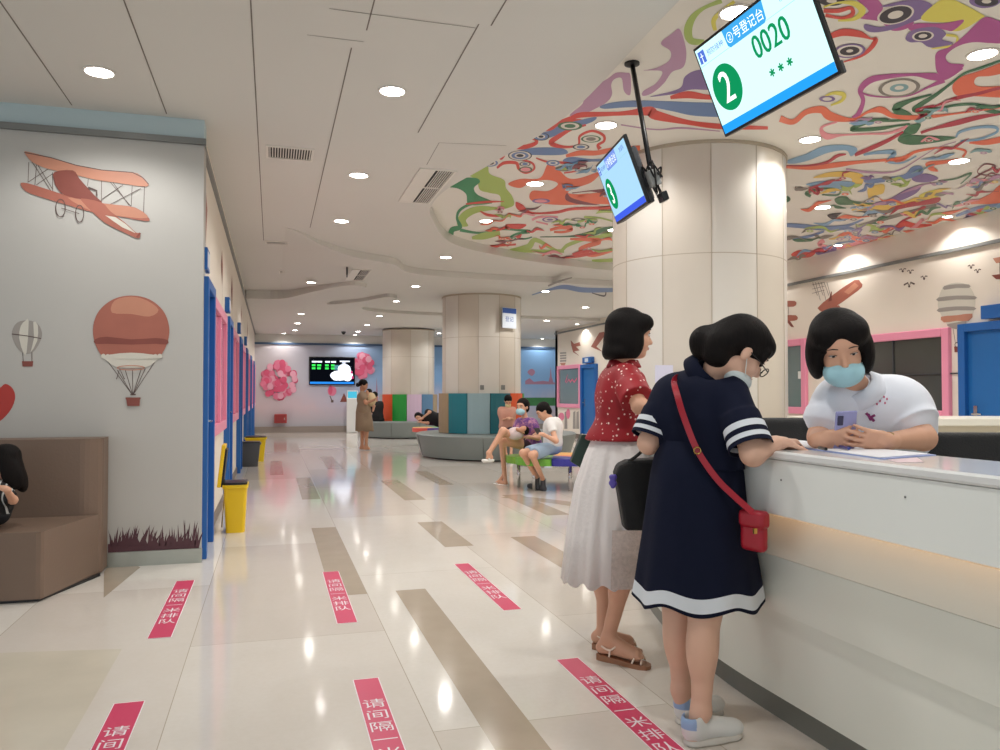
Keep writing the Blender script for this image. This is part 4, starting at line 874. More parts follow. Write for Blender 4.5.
# far part (crop 520,300 at 5.357)
z = zz(520, 300, 5.357); d = Decal('x', XR, NR)
d.fill(T, z((272, 215), (290, 235), (320, 225), (325, 245), (300, 250), (320, 270), (290, 275), (320, 300), (285, 280), (275, 245)), 0); d.done('biplane_mural', 'small terracotta biplane painted far away above the pink framed window', 'mural', 'murals on the far cream wall')
d = Decal('x', XR, NR); d.fill(T, z((380, 250), (425, 175), (450, 170), (455, 190), (410, 250), (445, 278), (400, 260)), 0); d.done('biplane_mural', 'large terracotta aeroplane wing painted above the far blue door', 'mural', 'murals on the far cream wall')
d = Decal('x', XR, NR)
for k in range(4): d.line(GP, z((215, 285 + 14 * k), (248, 283 + 14 * k)), .05)
d.fill(T2, z((215, 338), (246, 336), (240, 350), (222, 350))); d.done('hot_air_balloon_mural', 'pale striped balloon painted above the left corner of the far pink window', 'mural', 'murals on the far cream wall')
d = Decal('x', XR, NR)
for x in (240, 285, 303): d.fill(GP, z((x, 600), (x + 12, 595), (x + 14, 690), (x - 2, 690)))
d.oval(P3, 520 + 222 / 5.357, 300 + 625 / 5.357, 3, 4); d.oval(P3, 520 + 258 / 5.357, 300 + 610 / 5.357, 2, 5); d.done('cactus_mural', 'grey plants and pink flowers painted under the far pink window', 'mural', 'murals on the far cream wall')
d = Decal('x', XR - .012, NR); d.line(P1, z((243, 440), (255, 400), (250, 445), (262, 425), (270, 440), (280, 425), (290, 440), (305, 420)), .05); d.done('window_lettering', 'pink handwritten lettering on the far window glass', 'sticker')
# ================================================================ wall screen at the back
q = ony(332, 371, YB); SW = (ony(355, 371, YB)[0] - ony(309, 371, YB)[0]); SH = ony(332, 357, YB)[2] - ony(332, 385, YB)[2]
r = empty('wall_screen', (q[0], YB - .04, q[2]), 'lit information screen hanging on the back wall between pink balloons', 'screen')
m = MB(); m.box((0, 0, 0), (SW / 2, .035, SH / 2)); m.build('housing', BLACK, r, bevel=.008)
m = MB(); hw, hh = SW / 2 - .035, SH / 2 - .035; Y0 = -.0362
def pan(m, x0, x1, z0, z1, mi, l): m.poly([(x, Y0 - .0006 * l, zz_) for x, zz_ in ((x0 * hw, z0 * hh), (x1 * hw, z0 * hh), (x1 * hw, z1 * hh), (x0 * hw, z1 * hh))], mi)
pan(m, -1, 1, -1, 1, 0, 0); pan(m, -1, 1, -1, -.84, 1, 1); pan(m, .1, .38, .1, .45, 4, 1)
for a in (-.92, -.68, -.32, -.05): pan(m, a, a + .22, .64, .76, 2, 1); pan(m, a, a + .16, .35, .5, 3, 1); pan(m, a, a + .16, .12, .27, 3, 1)
pan(m, -.6, -.5, .35, .5, 3, 1); pan(m, .35, .8, .7, .8, 2, 1); pan(m, .45, .62, .58, .66, 2, 1)
for a in ((.55, .15, .3, .4), (.35, -.35, .45, .4), (.7, -.3, .25, .5), (.2, -.55, .2, .2)): m.poly([(a[0] * hw + a[2] * hw * math.cos(t), Y0 - .0015, a[1] * hh + a[3] * hh * math.sin(t)) for t in [2 * math.pi * k / 12 for k in range(12)]], 2)
for t_, z_ in ((.9, -.1), (.95, -.5)): pan(m, t_ - .06, t_ + .03, z_ - .1, z_ + .1, 5, 3)
m.build('display', [glow('screen_black', (12, 14, 22), .8), glow('screen_bar_blue', (40, 130, 220), 1.3), glow('screen_text_white', (235, 240, 255), 1.5), glow('screen_text_green', (60, 235, 90), 1.3), glow('screen_teal', (90, 150, 160), 1), glow('screen_pink', (220, 80, 130), 1)], r)
# ================================================================ the two hanging call screens
SM = [glow('call_screen_white', (206, 250, 252), 1.25), glow('call_screen_green', (16, 150, 92), 1.0), glow('call_screen_tab', (66, 170, 236), 1.05), glow('call_screen_bar', (40, 160, 250), 1.1), glow('call_screen_text', (245, 255, 255), 1.4), glow('call_screen_blue', (86, 120, 220), 1.0), glow('call_screen_line', (150, 215, 225), 1.0)]
SM3 = [glow('dim_screen_white', (176, 222, 250), 1.0), SM[1], glow('dim_screen_tab', (130, 160, 240), .95), glow('dim_screen_bar', (70, 100, 236), 1.0), SM[4], SM[5], SM[6]]
def callscreen(c, yaw, tilt, roll, W, H, num, big, mats, lab, pole, tab, low=None):
    n0 = A(-math.cos(yaw), -math.sin(yaw), 0); wv = A(math.sin(yaw), -math.cos(yaw), 0); up = A(0, 0, 1) * math.cos(tilt) + n0 * math.sin(tilt)
    w2 = wv * math.cos(roll) + up * math.sin(roll); u2 = up * math.cos(roll) - wv * math.sin(roll); n = -np.cross(u2, w2)
    R = np.stack([w2, np.cross(u2, w2), u2], 1); c = A(*c); b = R[:, 1]     # b points away from the viewer
    r = empty('call_screen', c, lab, 'screen', 'hanging queue screens')
    m = MB(); m.box(b * .0, (W / 2, .012, H / 2), 0, R, bev=.004); m.build('bezel', BLACK, r)
    m = MB(); m.box(b * .035 - u2 * .03, (W / 2 * .86, .028, H / 2 * .8), 0, R, bev=.012); m.box(b * .02 - u2 * (H / 2 - .03), (W / 2 * .97, .02, .03), 0, R, bev=.005); m.build('rear_housing', DARKG, r)
    m = MB(); hw, hh = W / 2 - .014, H / 2 - .016
    def pt(x, y, l=0): return w2 * x * hw + u2 * y * hh - b * (.0126 + .0004 * l)
    def quad(x0, x1, y0, y1, mi, l=1): m.poly([pt(x0, y0, l), pt(x1, y0, l), pt(x1, y1, l), pt(x0, y1, l)], mi)
    quad(-1, 1, -1, 1, 0, 0); quad(-1, 1, -1, -.8, 3); quad(-1, 1, .595, .605, 6)
    m.poly([pt(x, y, 2) for x, y in ((-.42, 1), (-.4, .64), (-.36, .58), (.28, .58), (.32, .64), (.34, 1))], 2)
    ar = hh / hw; m.poly([pt(-.66 + .27 * math.cos(t), -.1 + .27 / ar * math.sin(t) * 1.05, 2) for t in [2 * math.pi * k / 32 for k in range(32)]], 1)
    [add_text(m, num, hh * .98, pt(-.665 + dx, -.12, 4), w2, u2, 4, .82) for dx in (-.006, .006)]
    add_text(m, tab, hh * .27, pt(-.04, .76, 4), w2, u2, 4, .95)
    quad(-.97, -.84, .65, .93, 5); add_text(m, '†', hh * .26, pt(-.905, .78, 3), w2, u2, 4); add_text(m, '预防接种', hh * .155, pt(-.625, .78, 3), w2, u2, 5)
    if big:
        for dx in (-.006, 0, .006): add_text(m, '0020', hh * .68, pt(.28 + dx, .24, 3), w2, u2, 1, .84)
        for dx in (-.15, 0, .15):
            for k in range(3):
                a = math.pi * (k / 3 + .5); v1 = w2 * math.cos(a) + u2 * math.sin(a); v2 = -w2 * math.sin(a) + u2 * math.cos(a); q = pt(.28 + dx, -.36, 3); L = hh * .085; T = hh * .02
                m.poly([q - v1 * L - v2 * T, q + v1 * L - v2 * T, q + v1 * L + v2 * T, q - v1 * L + v2 * T], 1)
    add_text(m, '防保科', hh * .17, pt(.72, .8, 3), w2, u2, 5)
    m.build('display', mats, r)
    top = A(*pole); bt = b * .1 + u2 * .05 if low is None else A(*low) - c
    m = MB(); m.tube([bt, top - c], .016, n=8); m.build('pole', BLACK, r, smooth=True)
    m = MB(); m.lathe(tuple(top - c), [(.05, 0), (.05, -.012), (.02, -.02)], n=16); m.build('ceiling_plate', BLACK, r)
    m = MB(); m.box(b * .07, (.1, .02, .09), 0, R, bev=.004); m.box(bt - u2 * .04, (.035, .03, .05), 0, R, bev=.004); m.tube([b * .07, bt - u2 * .05], .012); m.build('bracket', mat('bracket_grey', (150, 152, 150), .4), r)
    side = nrm(np.cross(nrm(top - c - bt), b)); m = MB(); pts = []
    for k in range(13): t = k / 12; pts.append(bt * (1 - t) + (top - c) * t + side * (.035 + .02 * math.sin(t * 9)) * (1 if t < .98 else .4))
    m.tube(pts, .007, n=6); m.build('white_cable', WHITE, r, smooth=True)
    m = MB(); random.seed(5)
    for k in range(4): m.tube(catmull([bt + w2 * random.uniform(-.07, .1) + u2 * random.uniform(-.2, .06) + b * random.uniform(-.02, .04) for _ in range(5)], 5), .006, n=5)
    m.build('black_cables', BLACK, r, smooth=True)
    m = MB(); m.box(bt + w2 * .05 - u2 * .17, (.045, .02, .028), 0, R, bev=.005); m.build('power_brick', BLACK, r)
callscreen((2.344, 3.403, 2.92), math.radians(2.26), math.radians(23.1), math.radians(.76), .9, .51, '2', True, SM, 'large lit queue screen showing a green 2 and 0020, hanging top right', (2.75, 3.45, ZM), '②号登记台')
callscreen((2.19, 4.72, 2.63), math.radians(-11.9), math.radians(21.), math.radians(-3), .784, .44, '3', False, SM3, 'smaller bluish queue screen showing a green 3, seen at an angle', onz(632, 63, ZM), '③号登记台', P(651, 172, 4.78))
# ================================================================ counter
CW = mat('counter_white', (238, 242, 238), .3, var=.03, vscale=3); CS = mat('counter_lower_white', (234, 236, 226), .35, var=.04, vscale=2); CK = mat('counter_kick', (122, 124, 118), .35, metal=.3)
WOODL = mat('warm_strip_ledge', (226, 196, 160), .45)
base = catmull([(1.90, -1.2, 0), (1.89, .6, 0), (1.885, 2.3, 0), (1.90, 3.08, 0), (2.02, 3.83, 0), (2.24, 4.52, 0), (2.62, 5.15, 0), (3.1, 5.6, 0)], 8)
def off(pts, d):
    out = []
    for i, p in enumerate(pts):
        t = nrm(pts[min(i + 1, len(pts) - 1)] - pts[max(i - 1, 0)]); nn = A(-t[1], t[0], 0); out.append(p + nn * d)
    return out
cr = empty('reception_counter', (1.9, 2.3, 0), 'long curved white reception counter with stepped front and grey kick plate', 'counter')
def strip(prof, mi):
    """sweep a profile of (outward offset, height) along the curved base line"""
    m = MB(); rows = [[A(q[0], q[1], zc) for q in off(base, o)] for o, zc in prof]; n = len(base)
    for a, b in zip(rows[:-1], rows[1:]): m.add(a + b, [(i, i + 1, n + i + 1, n + i) for i in range(n - 1)], mi)
    return m
def solid(prof, mi=0):
    m = MB(); rings = []
    L = [off(base, o) for o, _ in prof]
    for i in range(len(base)): rings.append([A(L[k][i][0], L[k][i][1], prof[k][1]) for k in range(len(prof))])
    m.loft(rings, mi); return m
wb(solid([(.0, .0), (.0, .1), (-.03, .1), (-.03, 0)]), cr, 'kick_plate', CK)
wb(solid([(.03, .1), (.07, .435), (.07, .44), (-.02, .44), (-.02, .1)]), cr, 'front_panel', CS, smooth='auto')
wb(solid([(.09, .444), (.13, .66), (-.02, .66), (-.02, .444)]), cr, 'front_panel', CS, smooth='auto')
wb(solid([(.138, .664), (.11, .802), (.0, .802), (.0, .664)]), cr, 'front_panel', CS, smooth='auto')
wb(solid([(.197, .832), (.215, .832), (.215, 1.02), (-.02, 1.02), (-.02, .802), (.09, .802), (.09, .9), (.197, .9)]), cr, 'fascia', CW)
wb(solid([(.215, 1.022), (.223, 1.03), (.223, 1.045), (.215, 1.052), (-.15, 1.052), (-.15, 1.022)]), cr, 'counter_top', mat('counter_top_gloss', (228, 230, 230), .12), smooth='auto')
wb(solid([(-.13, 0), (-.13, 1.02), (-.15, 1.02), (-.15, 0)]), cr, 'rear_panel', CW)
led = solid([(.16, .89), (.16, .897), (.19, .897), (.19, .89)]); wb(led, cr, 'light_strip', glow('warm_led', (255, 190, 135), 2.4))
for i, (x, y) in enumerate(((781, 480), (826, 483))):
    q = onx(x if i == 0 else 905, 480 if i == 0 else 497, 1.668); m = MB(); m.ell((0, 0, 0), (.002, .0035, .0035)); wb_ = m.build('screw_cap', GREYT, cr, loc=q - A(*cr.location))
# staff-side desk
# back ledge counter
r = empty('back_counter', (5.5, 4.75, 0), 'cream back counter with overhanging top behind the nurse', 'counter', rz=math.radians(-18))
m = MB(); m.box((.2, .3, .5), (1.7, .26, .5)); m.build('body', mat('cream_counter', (216, 206, 184), .4), r); m = MB(); m.box((.2, .25, 1.03), (1.75, .33, .03)); m.build('counter_top', mat('cream_counter_top', (232, 228, 214), .3), r, bevel=.008)
# office chairs
def chair(px, D, top, wd, lab, rz):
    c = P(px, 393, D); r = empty('office_chair', (c[0], c[1], 0), lab, 'chair', 'black office chairs', rz=rz)
    MESH = mat('black_chair_mesh', (24, 24, 26), .55, bump=.3, bscale=200)
    b = Blob(.02); b.box((0, .03, top - .22), (wd / 2, .022, .22), rd=.02); blob_obj(b, 'backrest', MESH, None, .012).parent = r
    b = Blob(.02); b.box((0, -.23, .47), (wd / 2, .24, .04), rd=.03); blob_obj(b, 'seat', MESH, None, .015).parent = r
    m = MB(); m.tube([(0, .06, top - .3), (0, .08, .5), (0, -.1, .42)], .02); m.build('back_stem', BLACK, r); m = MB(); m.tube([(0, -.2, .43), (0, -.2, .1)], .025); m.build('gas_column', CHROME, r, smooth=True)
    for k in range(5):
        a = 2 * math.pi * k / 5; m = MB(); m.tube([(0, -.2, .1), (.27 * math.cos(a), -.2 + .27 * math.sin(a), .07)], [.022, .014]); l = m.build('leg', BLACK, r)
        m = MB(); m.ell((.27 * math.cos(a), -.2 + .27 * math.sin(a), .03), (.022, .022, .03)); m.build('caster', BLACK, l, smooth=True)
chair(982, 2.95, 1.105, .46, 'black office chair back at the right edge behind the counter', math.radians(-20))
chair(786, 3.6, 1.14, .4, 'black office chair between the navy dress woman and the nurse', math.radians(-12))
# papers, pens on the counter
def sheet(name, pts, z, t, m_, lab, cat, grp=None):
    q = [onz(x, y, z) for x, y in pts]; c = sum(q) / len(q); m = MB(); m.prism([(p[0] - c[0], p[1] - c[1]) for p in q], 0, t); o = m.build(name, m_, loc=(c[0], c[1], z)); return tag(o, lab, cat, grp)
PAP = mat('paper', (228, 230, 236), .5); PAPB = mat('blue_folder', (150, 165, 215), .4)
sheet('folder', [(783, 446), (884, 459.5), (936, 455.5), (800, 441.5)], 1.0525, .003, PAPB, 'thin blue edged folder under the white forms on the counter', 'folder')
sheet('paper_form', [(784, 444.8), (880, 457.8), (930, 454.3), (798, 440.5)], 1.056, .002, PAP, 'white forms spread open on the counter before the nurse', 'paper')
sheet('pink_slip', [(888, 459.8), (897, 462.6), (924, 462.2), (917, 457.8)], 1.0525, .001, mat('pink_paper', (232, 206, 212), .3), 'pale pink slip lying on the counter right of the forms', 'paper')
for (x0, y0, x1, y1, c, lab) in ((794, 443, 800, 446, (20, 20, 24), 'black pen by the writing hand'), (840, 446.5, 849, 448.5, (40, 50, 130), 'blue pen under the phone'), (819, 447.5, 826, 449, (16, 16, 18), 'black pen tip near the left hand')):
    a = onz(x0, y0, 1.066); b = onz(x1, y1, 1.066); m = MB(); m.tube([(0, 0, 0), b - a], .0055, n=8); tag(m.build('pen', mat('pen_%d' % c[2], c, .3), loc=a), lab + ' on the counter', 'pen', 'pens on the counter')
# notice board papers on column behind red woman
q = P(664, 374, 6.69); m = MB(); 
r = empty('notice_sheet', q, 'pale lilac notice taped on the column between the two women', 'poster'); m.box((0, 0, 0), (.075, .003, .075), R=np.array(Matrix.Rotation(-YAW - .1, 3, 'Z'))); m.build('sheet', mat('lilac_paper', (206, 204, 222), .5), r)
# ================================================================ floor strips
TAPE = mat('magenta_tape', (206, 50, 96), .35); TAPEW = mat('tape_white', (236, 228, 232), .4)
def tape(x0, x1, y0, y1, lab):
    c = ((x0 + x1) / 2, y0, .0016); L = y1 - y0; m = MB(); hw = (x1 - x0) / 2
    m.box((0, L / 2, 0), (hw, L / 2, .0006), 0); m.box((0, L / 2, -.0003), (hw + .004, L / 2 + .004, .0004), 1)
    n = 7; s = .088; y = L * .785; 
    for i, ch in enumerate('请间隔一米排队'): add_text(m, ch, .096, (0, L * .77 - i * L * .54 / 6, .0012), (1, 0, 0), (0, 1, 0), 1)
    o = m.build('floor_tape', [TAPE, TAPEW], loc=c); return tag(o, lab, 'floor strip', 'magenta queue strips on the floor')
for x in ((-.6, -.49), (.35, .455), (1.29, 1.395)):
    w_ = {-.6: 'left', .35: 'middle', 1.29: 'right'}[x[0]]
    tape(x[0], x[1], 4.39, 5.67, 'magenta floor strip with white characters, %s one of the farther row' % w_)
    tape(x[0], x[1], 2.24, 3.51, 'magenta floor strip with white characters, %s one of the nearer row' % w_)
# ================================================================ bins
def bin_(x, y, w, d, h, col, lab, lid, wall=True):
    r = empty('rubbish_bin', (x, y, 0), lab, 'bin', 'bins along the corridor wall'); cm_ = mat('bin_%d_%d' % (col[0], col[1]), col, .35)
    def rr(sx, sy, z, b=.03): return [A(a * (sx - b) + b * math.cos(t), c_ * (sy - b) + b * math.sin(t), z) for a, c_, t0 in ((1, 1, 0), (-1, 1, 90), (-1, -1, 180), (1, -1, 270)) for t in [math.radians(t0 + q) for q in (0, 30, 60, 90)]]
    m = MB(); m.loft([rr(w * .4, d * .4, 0), rr(w * .5, d * .5, h * .93), rr(w * .55, d * .55, h * .93), rr(w * .55, d * .55, h), rr(w * .5, d * .5, h), rr(w * .47, d * .47, h - .02)]); m.build('body', cm_, r, smooth='auto')
    m = MB(); m.loft([rr(w * .5, d * .5, h + .001), rr(w * .5, d * .5, h + .02), rr(w * .3, d * .3, h + .025)]); m.build('liner', mat('bin_bag', (24, 24, 26), .3), r, smooth='auto')
    if lid:
        RR = np.array(Matrix.Rotation(math.radians(-84), 3, 'Y')); m = MB(); m.box(A(-w * .6, 0, h + .17), (.19, d * .5, .016), 0, RR, bev=.006); m.build('lid', cm_, r)
        m = MB(); m.box(A(-w * .6 + .02, 0, h + .15), (.17, d * .42, .012), 0, RR, bev=.006); m.build('lid_inner', BLACK, r)
        m = MB(); m.tube([(-w * .52, .08, h - .1), (-w * .62, .1, .02)], .006); m.build('support_wire', CHROME, r)
bin_(-.31, 7.6, .2, .28, .43, (236, 196, 22), 'yellow waste bin with raised black lid by the nearest pink window', True)
bin_(-.36, 14.3, .34, .34, .4, (78, 80, 84), 'dark grey bin further along the corridor wall', False)
bin_(-.28, 15.3, .36, .36, .44, (232, 200, 20), 'yellow bin behind the dark grey bin', False)
# ================================================================ sofa
SOFA = mat('brown_leatherette', (118, 98, 84), .5, bump=.12, bscale=70, var=.06, vscale=3)
sr = empty('corner_sofa', (-2.0, 5.7, 0), 'brown leatherette sofa with high back against the left wall', 'sofa')
sa, sb, sc_, sd = onz(109, 571, 0), onz(42, 602, 0), onz(0, 605, 0), None
bx = -1.06
b = Blob(.0); 
def prb(name, pts, z0, z1, bev=.03):
    m = MB(); m.prism([(p[0] + 2.0, p[1] - 5.7) for p in pts], z0, z1); return m.build(name, SOFA, sr, bevel=bev)
front = [(-3.9, 5.42), (-1.31, 5.33), (-1.075, 6.0), (-1.075, 6.02), (-3.9, 6.02)]
prb('seat', [(-3.9, 5.42), (-1.32, 5.33), (-1.13, 6.02), (-3.9, 6.02)], .02, .42)
prb('backrest', [(-3.9, 5.96), (-1.22, 5.96), (-1.12, 6.02), (-1.12, 6.24), (-3.9, 6.24)], .02, .94)
m = MB(); m.prism([(-1.86, -.34), (.66, -.34), (.88, .28), (-1.86, .28)], 0, .02); m.build('plinth', BLACK, sr)
# ================================================================ coloured stools
def stool(cx, cy, rot, r0, cols, lab, zt=.42, h=.09):
    root = empty('leaf_stool', (cx, cy, 0), lab, 'stool', 'flower shaped coloured stools', rz=rot); N = len(cols)
    for i, c in enumerate(cols):
        a0 = 2 * math.pi * i / N; a1 = a0 + 2 * math.pi / N; pts = [(0, 0)]
        for k in range(9): a = a0 + (a1 - a0) * k / 8; rr = r0 * (1 + .13 * math.sin(math.pi * k / 8)); pts.append((rr * math.cos(a), rr * math.sin(a)))
        m = MB(); m.prism(pts, zt - h, zt); p = m.build('seat_pad', mat('stool_%d_%d' % (c[0], c[1]), c, .4), root, bevel=.02)
        am = (a0 + a1) / 2
        m = MB(); m.tube([(r0 * .82 * math.cos(am), r0 * .82 * math.sin(am), zt - h), (r0 * .82 * math.cos(am), r0 * .82 * math.sin(am), 0)], .024, n=12); m.build('leg', CHROME, root, smooth=True)
    m = MB(); m.lathe((0, 0, 0), [(r0 * .85, zt - h - .03), (r0 * .85, zt - h)], n=24); m.build('frame_ring', CHROME, root)
S1 = P(553, 393, 10.55)
stool(S1[0], S1[1], math.radians(-112), .56, [(52, 52, 150), (236, 120, 60), (230, 170, 70), (110, 180, 60), (120, 170, 60), (110, 176, 62)], 'flower shaped stool with blue, orange and green pads that the family sits on')
S2 = P(434, 393, 19.2)
stool(S2[0], S2[1], math.radians(-120), .5, [(110, 80, 160), (90, 160, 190), (120, 190, 80), (230, 190, 60), (230, 100, 90)], 'small flower stool under the person lying down')
# kiosk
q = P(352.5, 393, 25.2); r = empty('self_service_kiosk', (q[0], q[1], 0), 'slim white self-service machine standing behind the woman in beige', 'kiosk', rz=-YAW + .1)
m = MB(); m.box((0, 0, .55), (.17, .15, .55), bev=.02); m.build('body', WHITE, r); m = MB(); m.box((0, .0, 1.18), (.17, .05, .16), bev=.01); m.build('screen_housing', WHITE, r); m = MB(); m.box((0, -.052, 1.18), (.14, .002, .13)); m.build('screen', glow('kiosk_screen', (80, 190, 220), 1.0), r)
# ================================================================ people
def skinmat(n, c):
    m = mat(n, c, .5, var=.05, vscale=14); b = m.node_tree.nodes['Principled BSDF']; b.inputs['Subsurface Weight'].default_value = .0; return m
SKIN = skinmat('skin', (214, 164, 136)); SKINF = skinmat('skin_fair', (222, 178, 154)); SKINT = skinmat('skin_tan', (196, 144, 114))
LIPS = mat('lips', (176, 96, 88), .4); EYEW = mat('eye_white', (226, 220, 214), .25); IRIS = mat('eye_dark', (22, 16, 14), .15); BROW = mat('brow_dark', (38, 28, 26), .7)
def hairmat():
    m = mat('black_hair', (20, 16, 16), .6, spec=.14); g = NT(m)
    mp = g.n('ShaderNodeMapping'); mp.inputs['Scale'].default_value = (90, 90, 6); g.l(g.tc.outputs['Object'], mp.inputs['Vector'])
    n = g.n('ShaderNodeTexNoise', Scale=2.0, Detail=3.); g.l(mp.outputs[0], n.inputs['Vector'])
    bp = g.n('ShaderNodeBump', Strength=.6, Distance=.004); g.l(n.outputs['Fac'], bp.inputs['Height']); g.l(bp.outputs['Normal'], g.b.inputs['Normal'])
    c = g.mix(n.outputs['Fac'], rgb(9, 8, 8), rgb(24, 18, 17)); g.l(c, g.b.inputs['Base Color']); return m
HAIR = hairmat()
class Head:
    def __init__(s, c, fwd, up=(0, 0, 1), k=1.0):
        s.c = A(*c); s.f = nrm(fwd); u = A(*up); s.r = nrm(np.cross(s.f, u)); s.u = np.cross(s.r, s.f); s.k = k; s.R = np.stack([s.r, s.f, s.u], 1)
    def w(s, x, y, z): return s.c + s.R @ (A(x, y, z) * s.k)
    def add(s, b, ears=True):
        k = s.k
        def E(c, r, kk=.025): b.ell(s.w(*c), A(*r) * k, s.R, kk)
        E((0, -.014, .034), (.073, .092, .082)); E((0, .03, -.03), (.057, .06, .075)); E((0, .06, -.088), (.024, .022, .018), .03)
        E((.028, .058, -.03), (.026, .026, .028), .02); E((-.028, .058, -.03), (.026, .026, .028), .02); E((0, .07, .03), (.05, .018, .02), .03)
        b.cap(s.w(0, .084, .006), s.w(0, .103, -.028), .007 * k, .0115 * k, .012); b.cap(s.w(-.012, .088, -.034), s.w(.012, .088, -.034), .008 * k, .008 * k, .008)
        E((0, .083, -.058), (.021, .012, .009), .01)
        if ears:
            for q in (-1, 1): E((q * .074, -.004, -.012), (.009, .018, .03), .01)
    def feats(s, mb, eyes=1, lips=2, down=.4, closed=False, squint=False):
        k = s.k
        for q in (-1, 1):
            c = s.w(q * .031, .0785, .004)
            if squint:
                mb.ell(s.w(q * .031, .0785, .001), A(.0125, .008, .0038) * k, 1, s.R, 12, 8); mb.ell(s.w(q * .031, .0835, .0), A(.0055, .0043, .0036) * k, 3, s.R, 10, 6)
                mb.tube([s.w(q * .018, .0845, .0025), s.w(q * .031, .0885, .0048), s.w(q * .045, .0785, .002)], [.001, .0018, .0012], 4, 5)
                mb.tube([s.w(q * .016, .092, .0265), s.w(q * .032, .09, .029), s.w(q * .052, .074, .0215)], [.0016, .0022, .001], 4, 6)
                continue
            mb.ell(c, A(.0135, .008, .0075 if not closed else .003) * k, 1, s.R, 12, 8)
            mb.ell(s.w(q * .031, .0835, .0035 - .002 * down), A(.0062, .0045, .0062 if not closed else .0032) * k, 3, s.R, 10, 6)
            mb.tube([s.w(q * .017, .085, .0105), s.w(q * .031, .0885, .0125), s.w(q * .045, .079, .009)], [.0012, .002, .0012], 4, 5)
            mb.tube([s.w(q * .014, .09, .026), s.w(q * .03, .09, .0315), s.w(q * .05, .077, .026)], [.002, .003, .0015], 4, 6)
        mb.ell(s.w(0, .0935, -.0555), A(.0185, .005, .0035) * k, 2, s.R, 12, 6); mb.ell(s.w(0, .0925, -.062), A(.0155, .005, .004) * k, 2, s.R, 12, 6)
def hand(b, w, d, n, side, k=1.0, curl=(.5, .6, .5), spread=.12, thumb=(.6, .7, .2), skip=()):
    """w wrist, d finger direction, n palm normal (where the fingers curl), side = unit-ish thumb side sign"""
    d = nrm(d); n = nrm(n - d * (n @ d)); t = np.cross(d, n) * side; K = .011
    R = np.stack([t, d, n], 1)
    b.cap(w - d * .02, w + d * .02, .024 * k, .024 * k, .02)
    b.box(w + d * .052 * k, A(.036, .042, .0135) * k, R, .012 * k, .015)
    L = (.07, .08, .074, .056); r = (.0085, .009, .0085, .0075)
    for i in range(4):
        p = w + d * (.09 - .004 * abs(i - 1)) * k + t * (.028 - .0195 * i) * k; a = 0; dd = nrm(d + t * spread * (1 - i * .66))
        for j, (fr, cu) in enumerate(zip((.45, .3, .25), curl)):
            a += cu; v = dd * math.cos(a) + n * math.sin(a); q = p + v * L[i] * fr * k; b.cap(p, q, r[i] * k * (1 - .08 * j), r[i] * k * (.92 - .08 * j), .004); p = q
    v = nrm(d * thumb[0] + t * thumb[1] + n * thumb[2]); p = w + d * .022 * k + t * .024 * k; q = p + v * .04 * k; b.cap(p, q, .014 * k, .011 * k, .012)
    v2 = nrm(v + d * .35 + n * .15); b.cap(q, q + v2 * .03 * k, .0105 * k, .009 * k, .005); b.cap(q + v2 * .03 * k, q + v2 * .052 * k, .0095 * k, .008 * k, .004)
def torso(b, hc, sh, side, inf=0, t0=0, t1=1, k=1.0, kk=.05, bust=None, wmul=1.0):
    """stack of sideways capsules from hip centre to shoulder centre"""
    side = nrm(side); hc = A(*hc); sh = A(*sh)
    for t, wd, r in ((-.02, .075, .098), (.15, .068, .096), (.35, .058, .082), (.52, .06, .08), (.7, .074, .092), (.84, .085, .088), (.95, .1, .06)):
        if t < t0 or t > t1: continue
        c = hc + (sh - hc) * t; b.cap(c - side * wd * k * wmul, c + side * wd * k * wmul, (r + inf) * k, (r + inf) * k, kk)
    if bust is not None:
        c = hc + (sh - hc) * .72
        for q in (-1, 1): b.ell(c + side * .06 * q * k + nrm(bust) * .055 * k, A(.055, .055, .055) * k + inf, None, .04)
def leg(b, hip, knee, ank, k=1.0, thick=1.0, kk=.03):
    hip, knee, ank = A(*hip), A(*knee), A(*ank)
    b.cap(hip, knee, .082 * k * thick, .055 * k * thick, kk); b.cap(knee, ank, .05 * k * thick, .033 * k * (thick * .5 + .5), kk)
    back = nrm(knee * 0 + (hip - knee)) + nrm(ank - knee); return back
def calf(b, knee, ank, back, k=1.0, thick=1.0):
    c = A(*knee) * .68 + A(*ank) * .32 + nrm(back) * .016 * k; d = nrm(A(*ank) - A(*knee)); u, v = ortho(d); R = np.stack([u, v, d], 1); b.ell(c, A(.05, .05, .11) * k * thick, R, .03)
def foot(b, ank, toe, k=1.0, lift=0):
    """ank joint; toe tip on floor level direction"""
    ank, toe = A(*ank), A(*toe); d = nrm(A(toe[0] - ank[0], toe[1] - ank[1], 0)); z = toe[2]
    heel = A(ank[0], ank[1], z + .012) - d * .03
    b.cap(ank, heel, .03 * k, .028 * k, .02); b.cap(ank + d * .01, A(*toe) - d * .07 * k + A(0, 0, .014), .03 * k, .024 * k, .02); b.cap(heel, A(*toe) - d * .06 * k + A(0, 0, .008), .026 * k, .03 * k, .02)
    s_ = np.cross(d, A(0, 0, 1))
    for i in range(5): p = A(*toe) - d * (.055 + .006 * abs(i - 1)) * k + s_ * (.026 - .013 * i) * k + A(0, 0, .004); b.cap(p, p + d * .032 * k, .0085 * k, .0075 * k, .004)
def arm(b, sh, el, wr, k=1.0, thick=1.0, kk=.02):
    b.cap(sh, el, .046 * k * thick, .038 * k * thick, kk); b.cap(el, wr, .039 * k * thick, .025 * k * (thick * .4 + .6), kk)
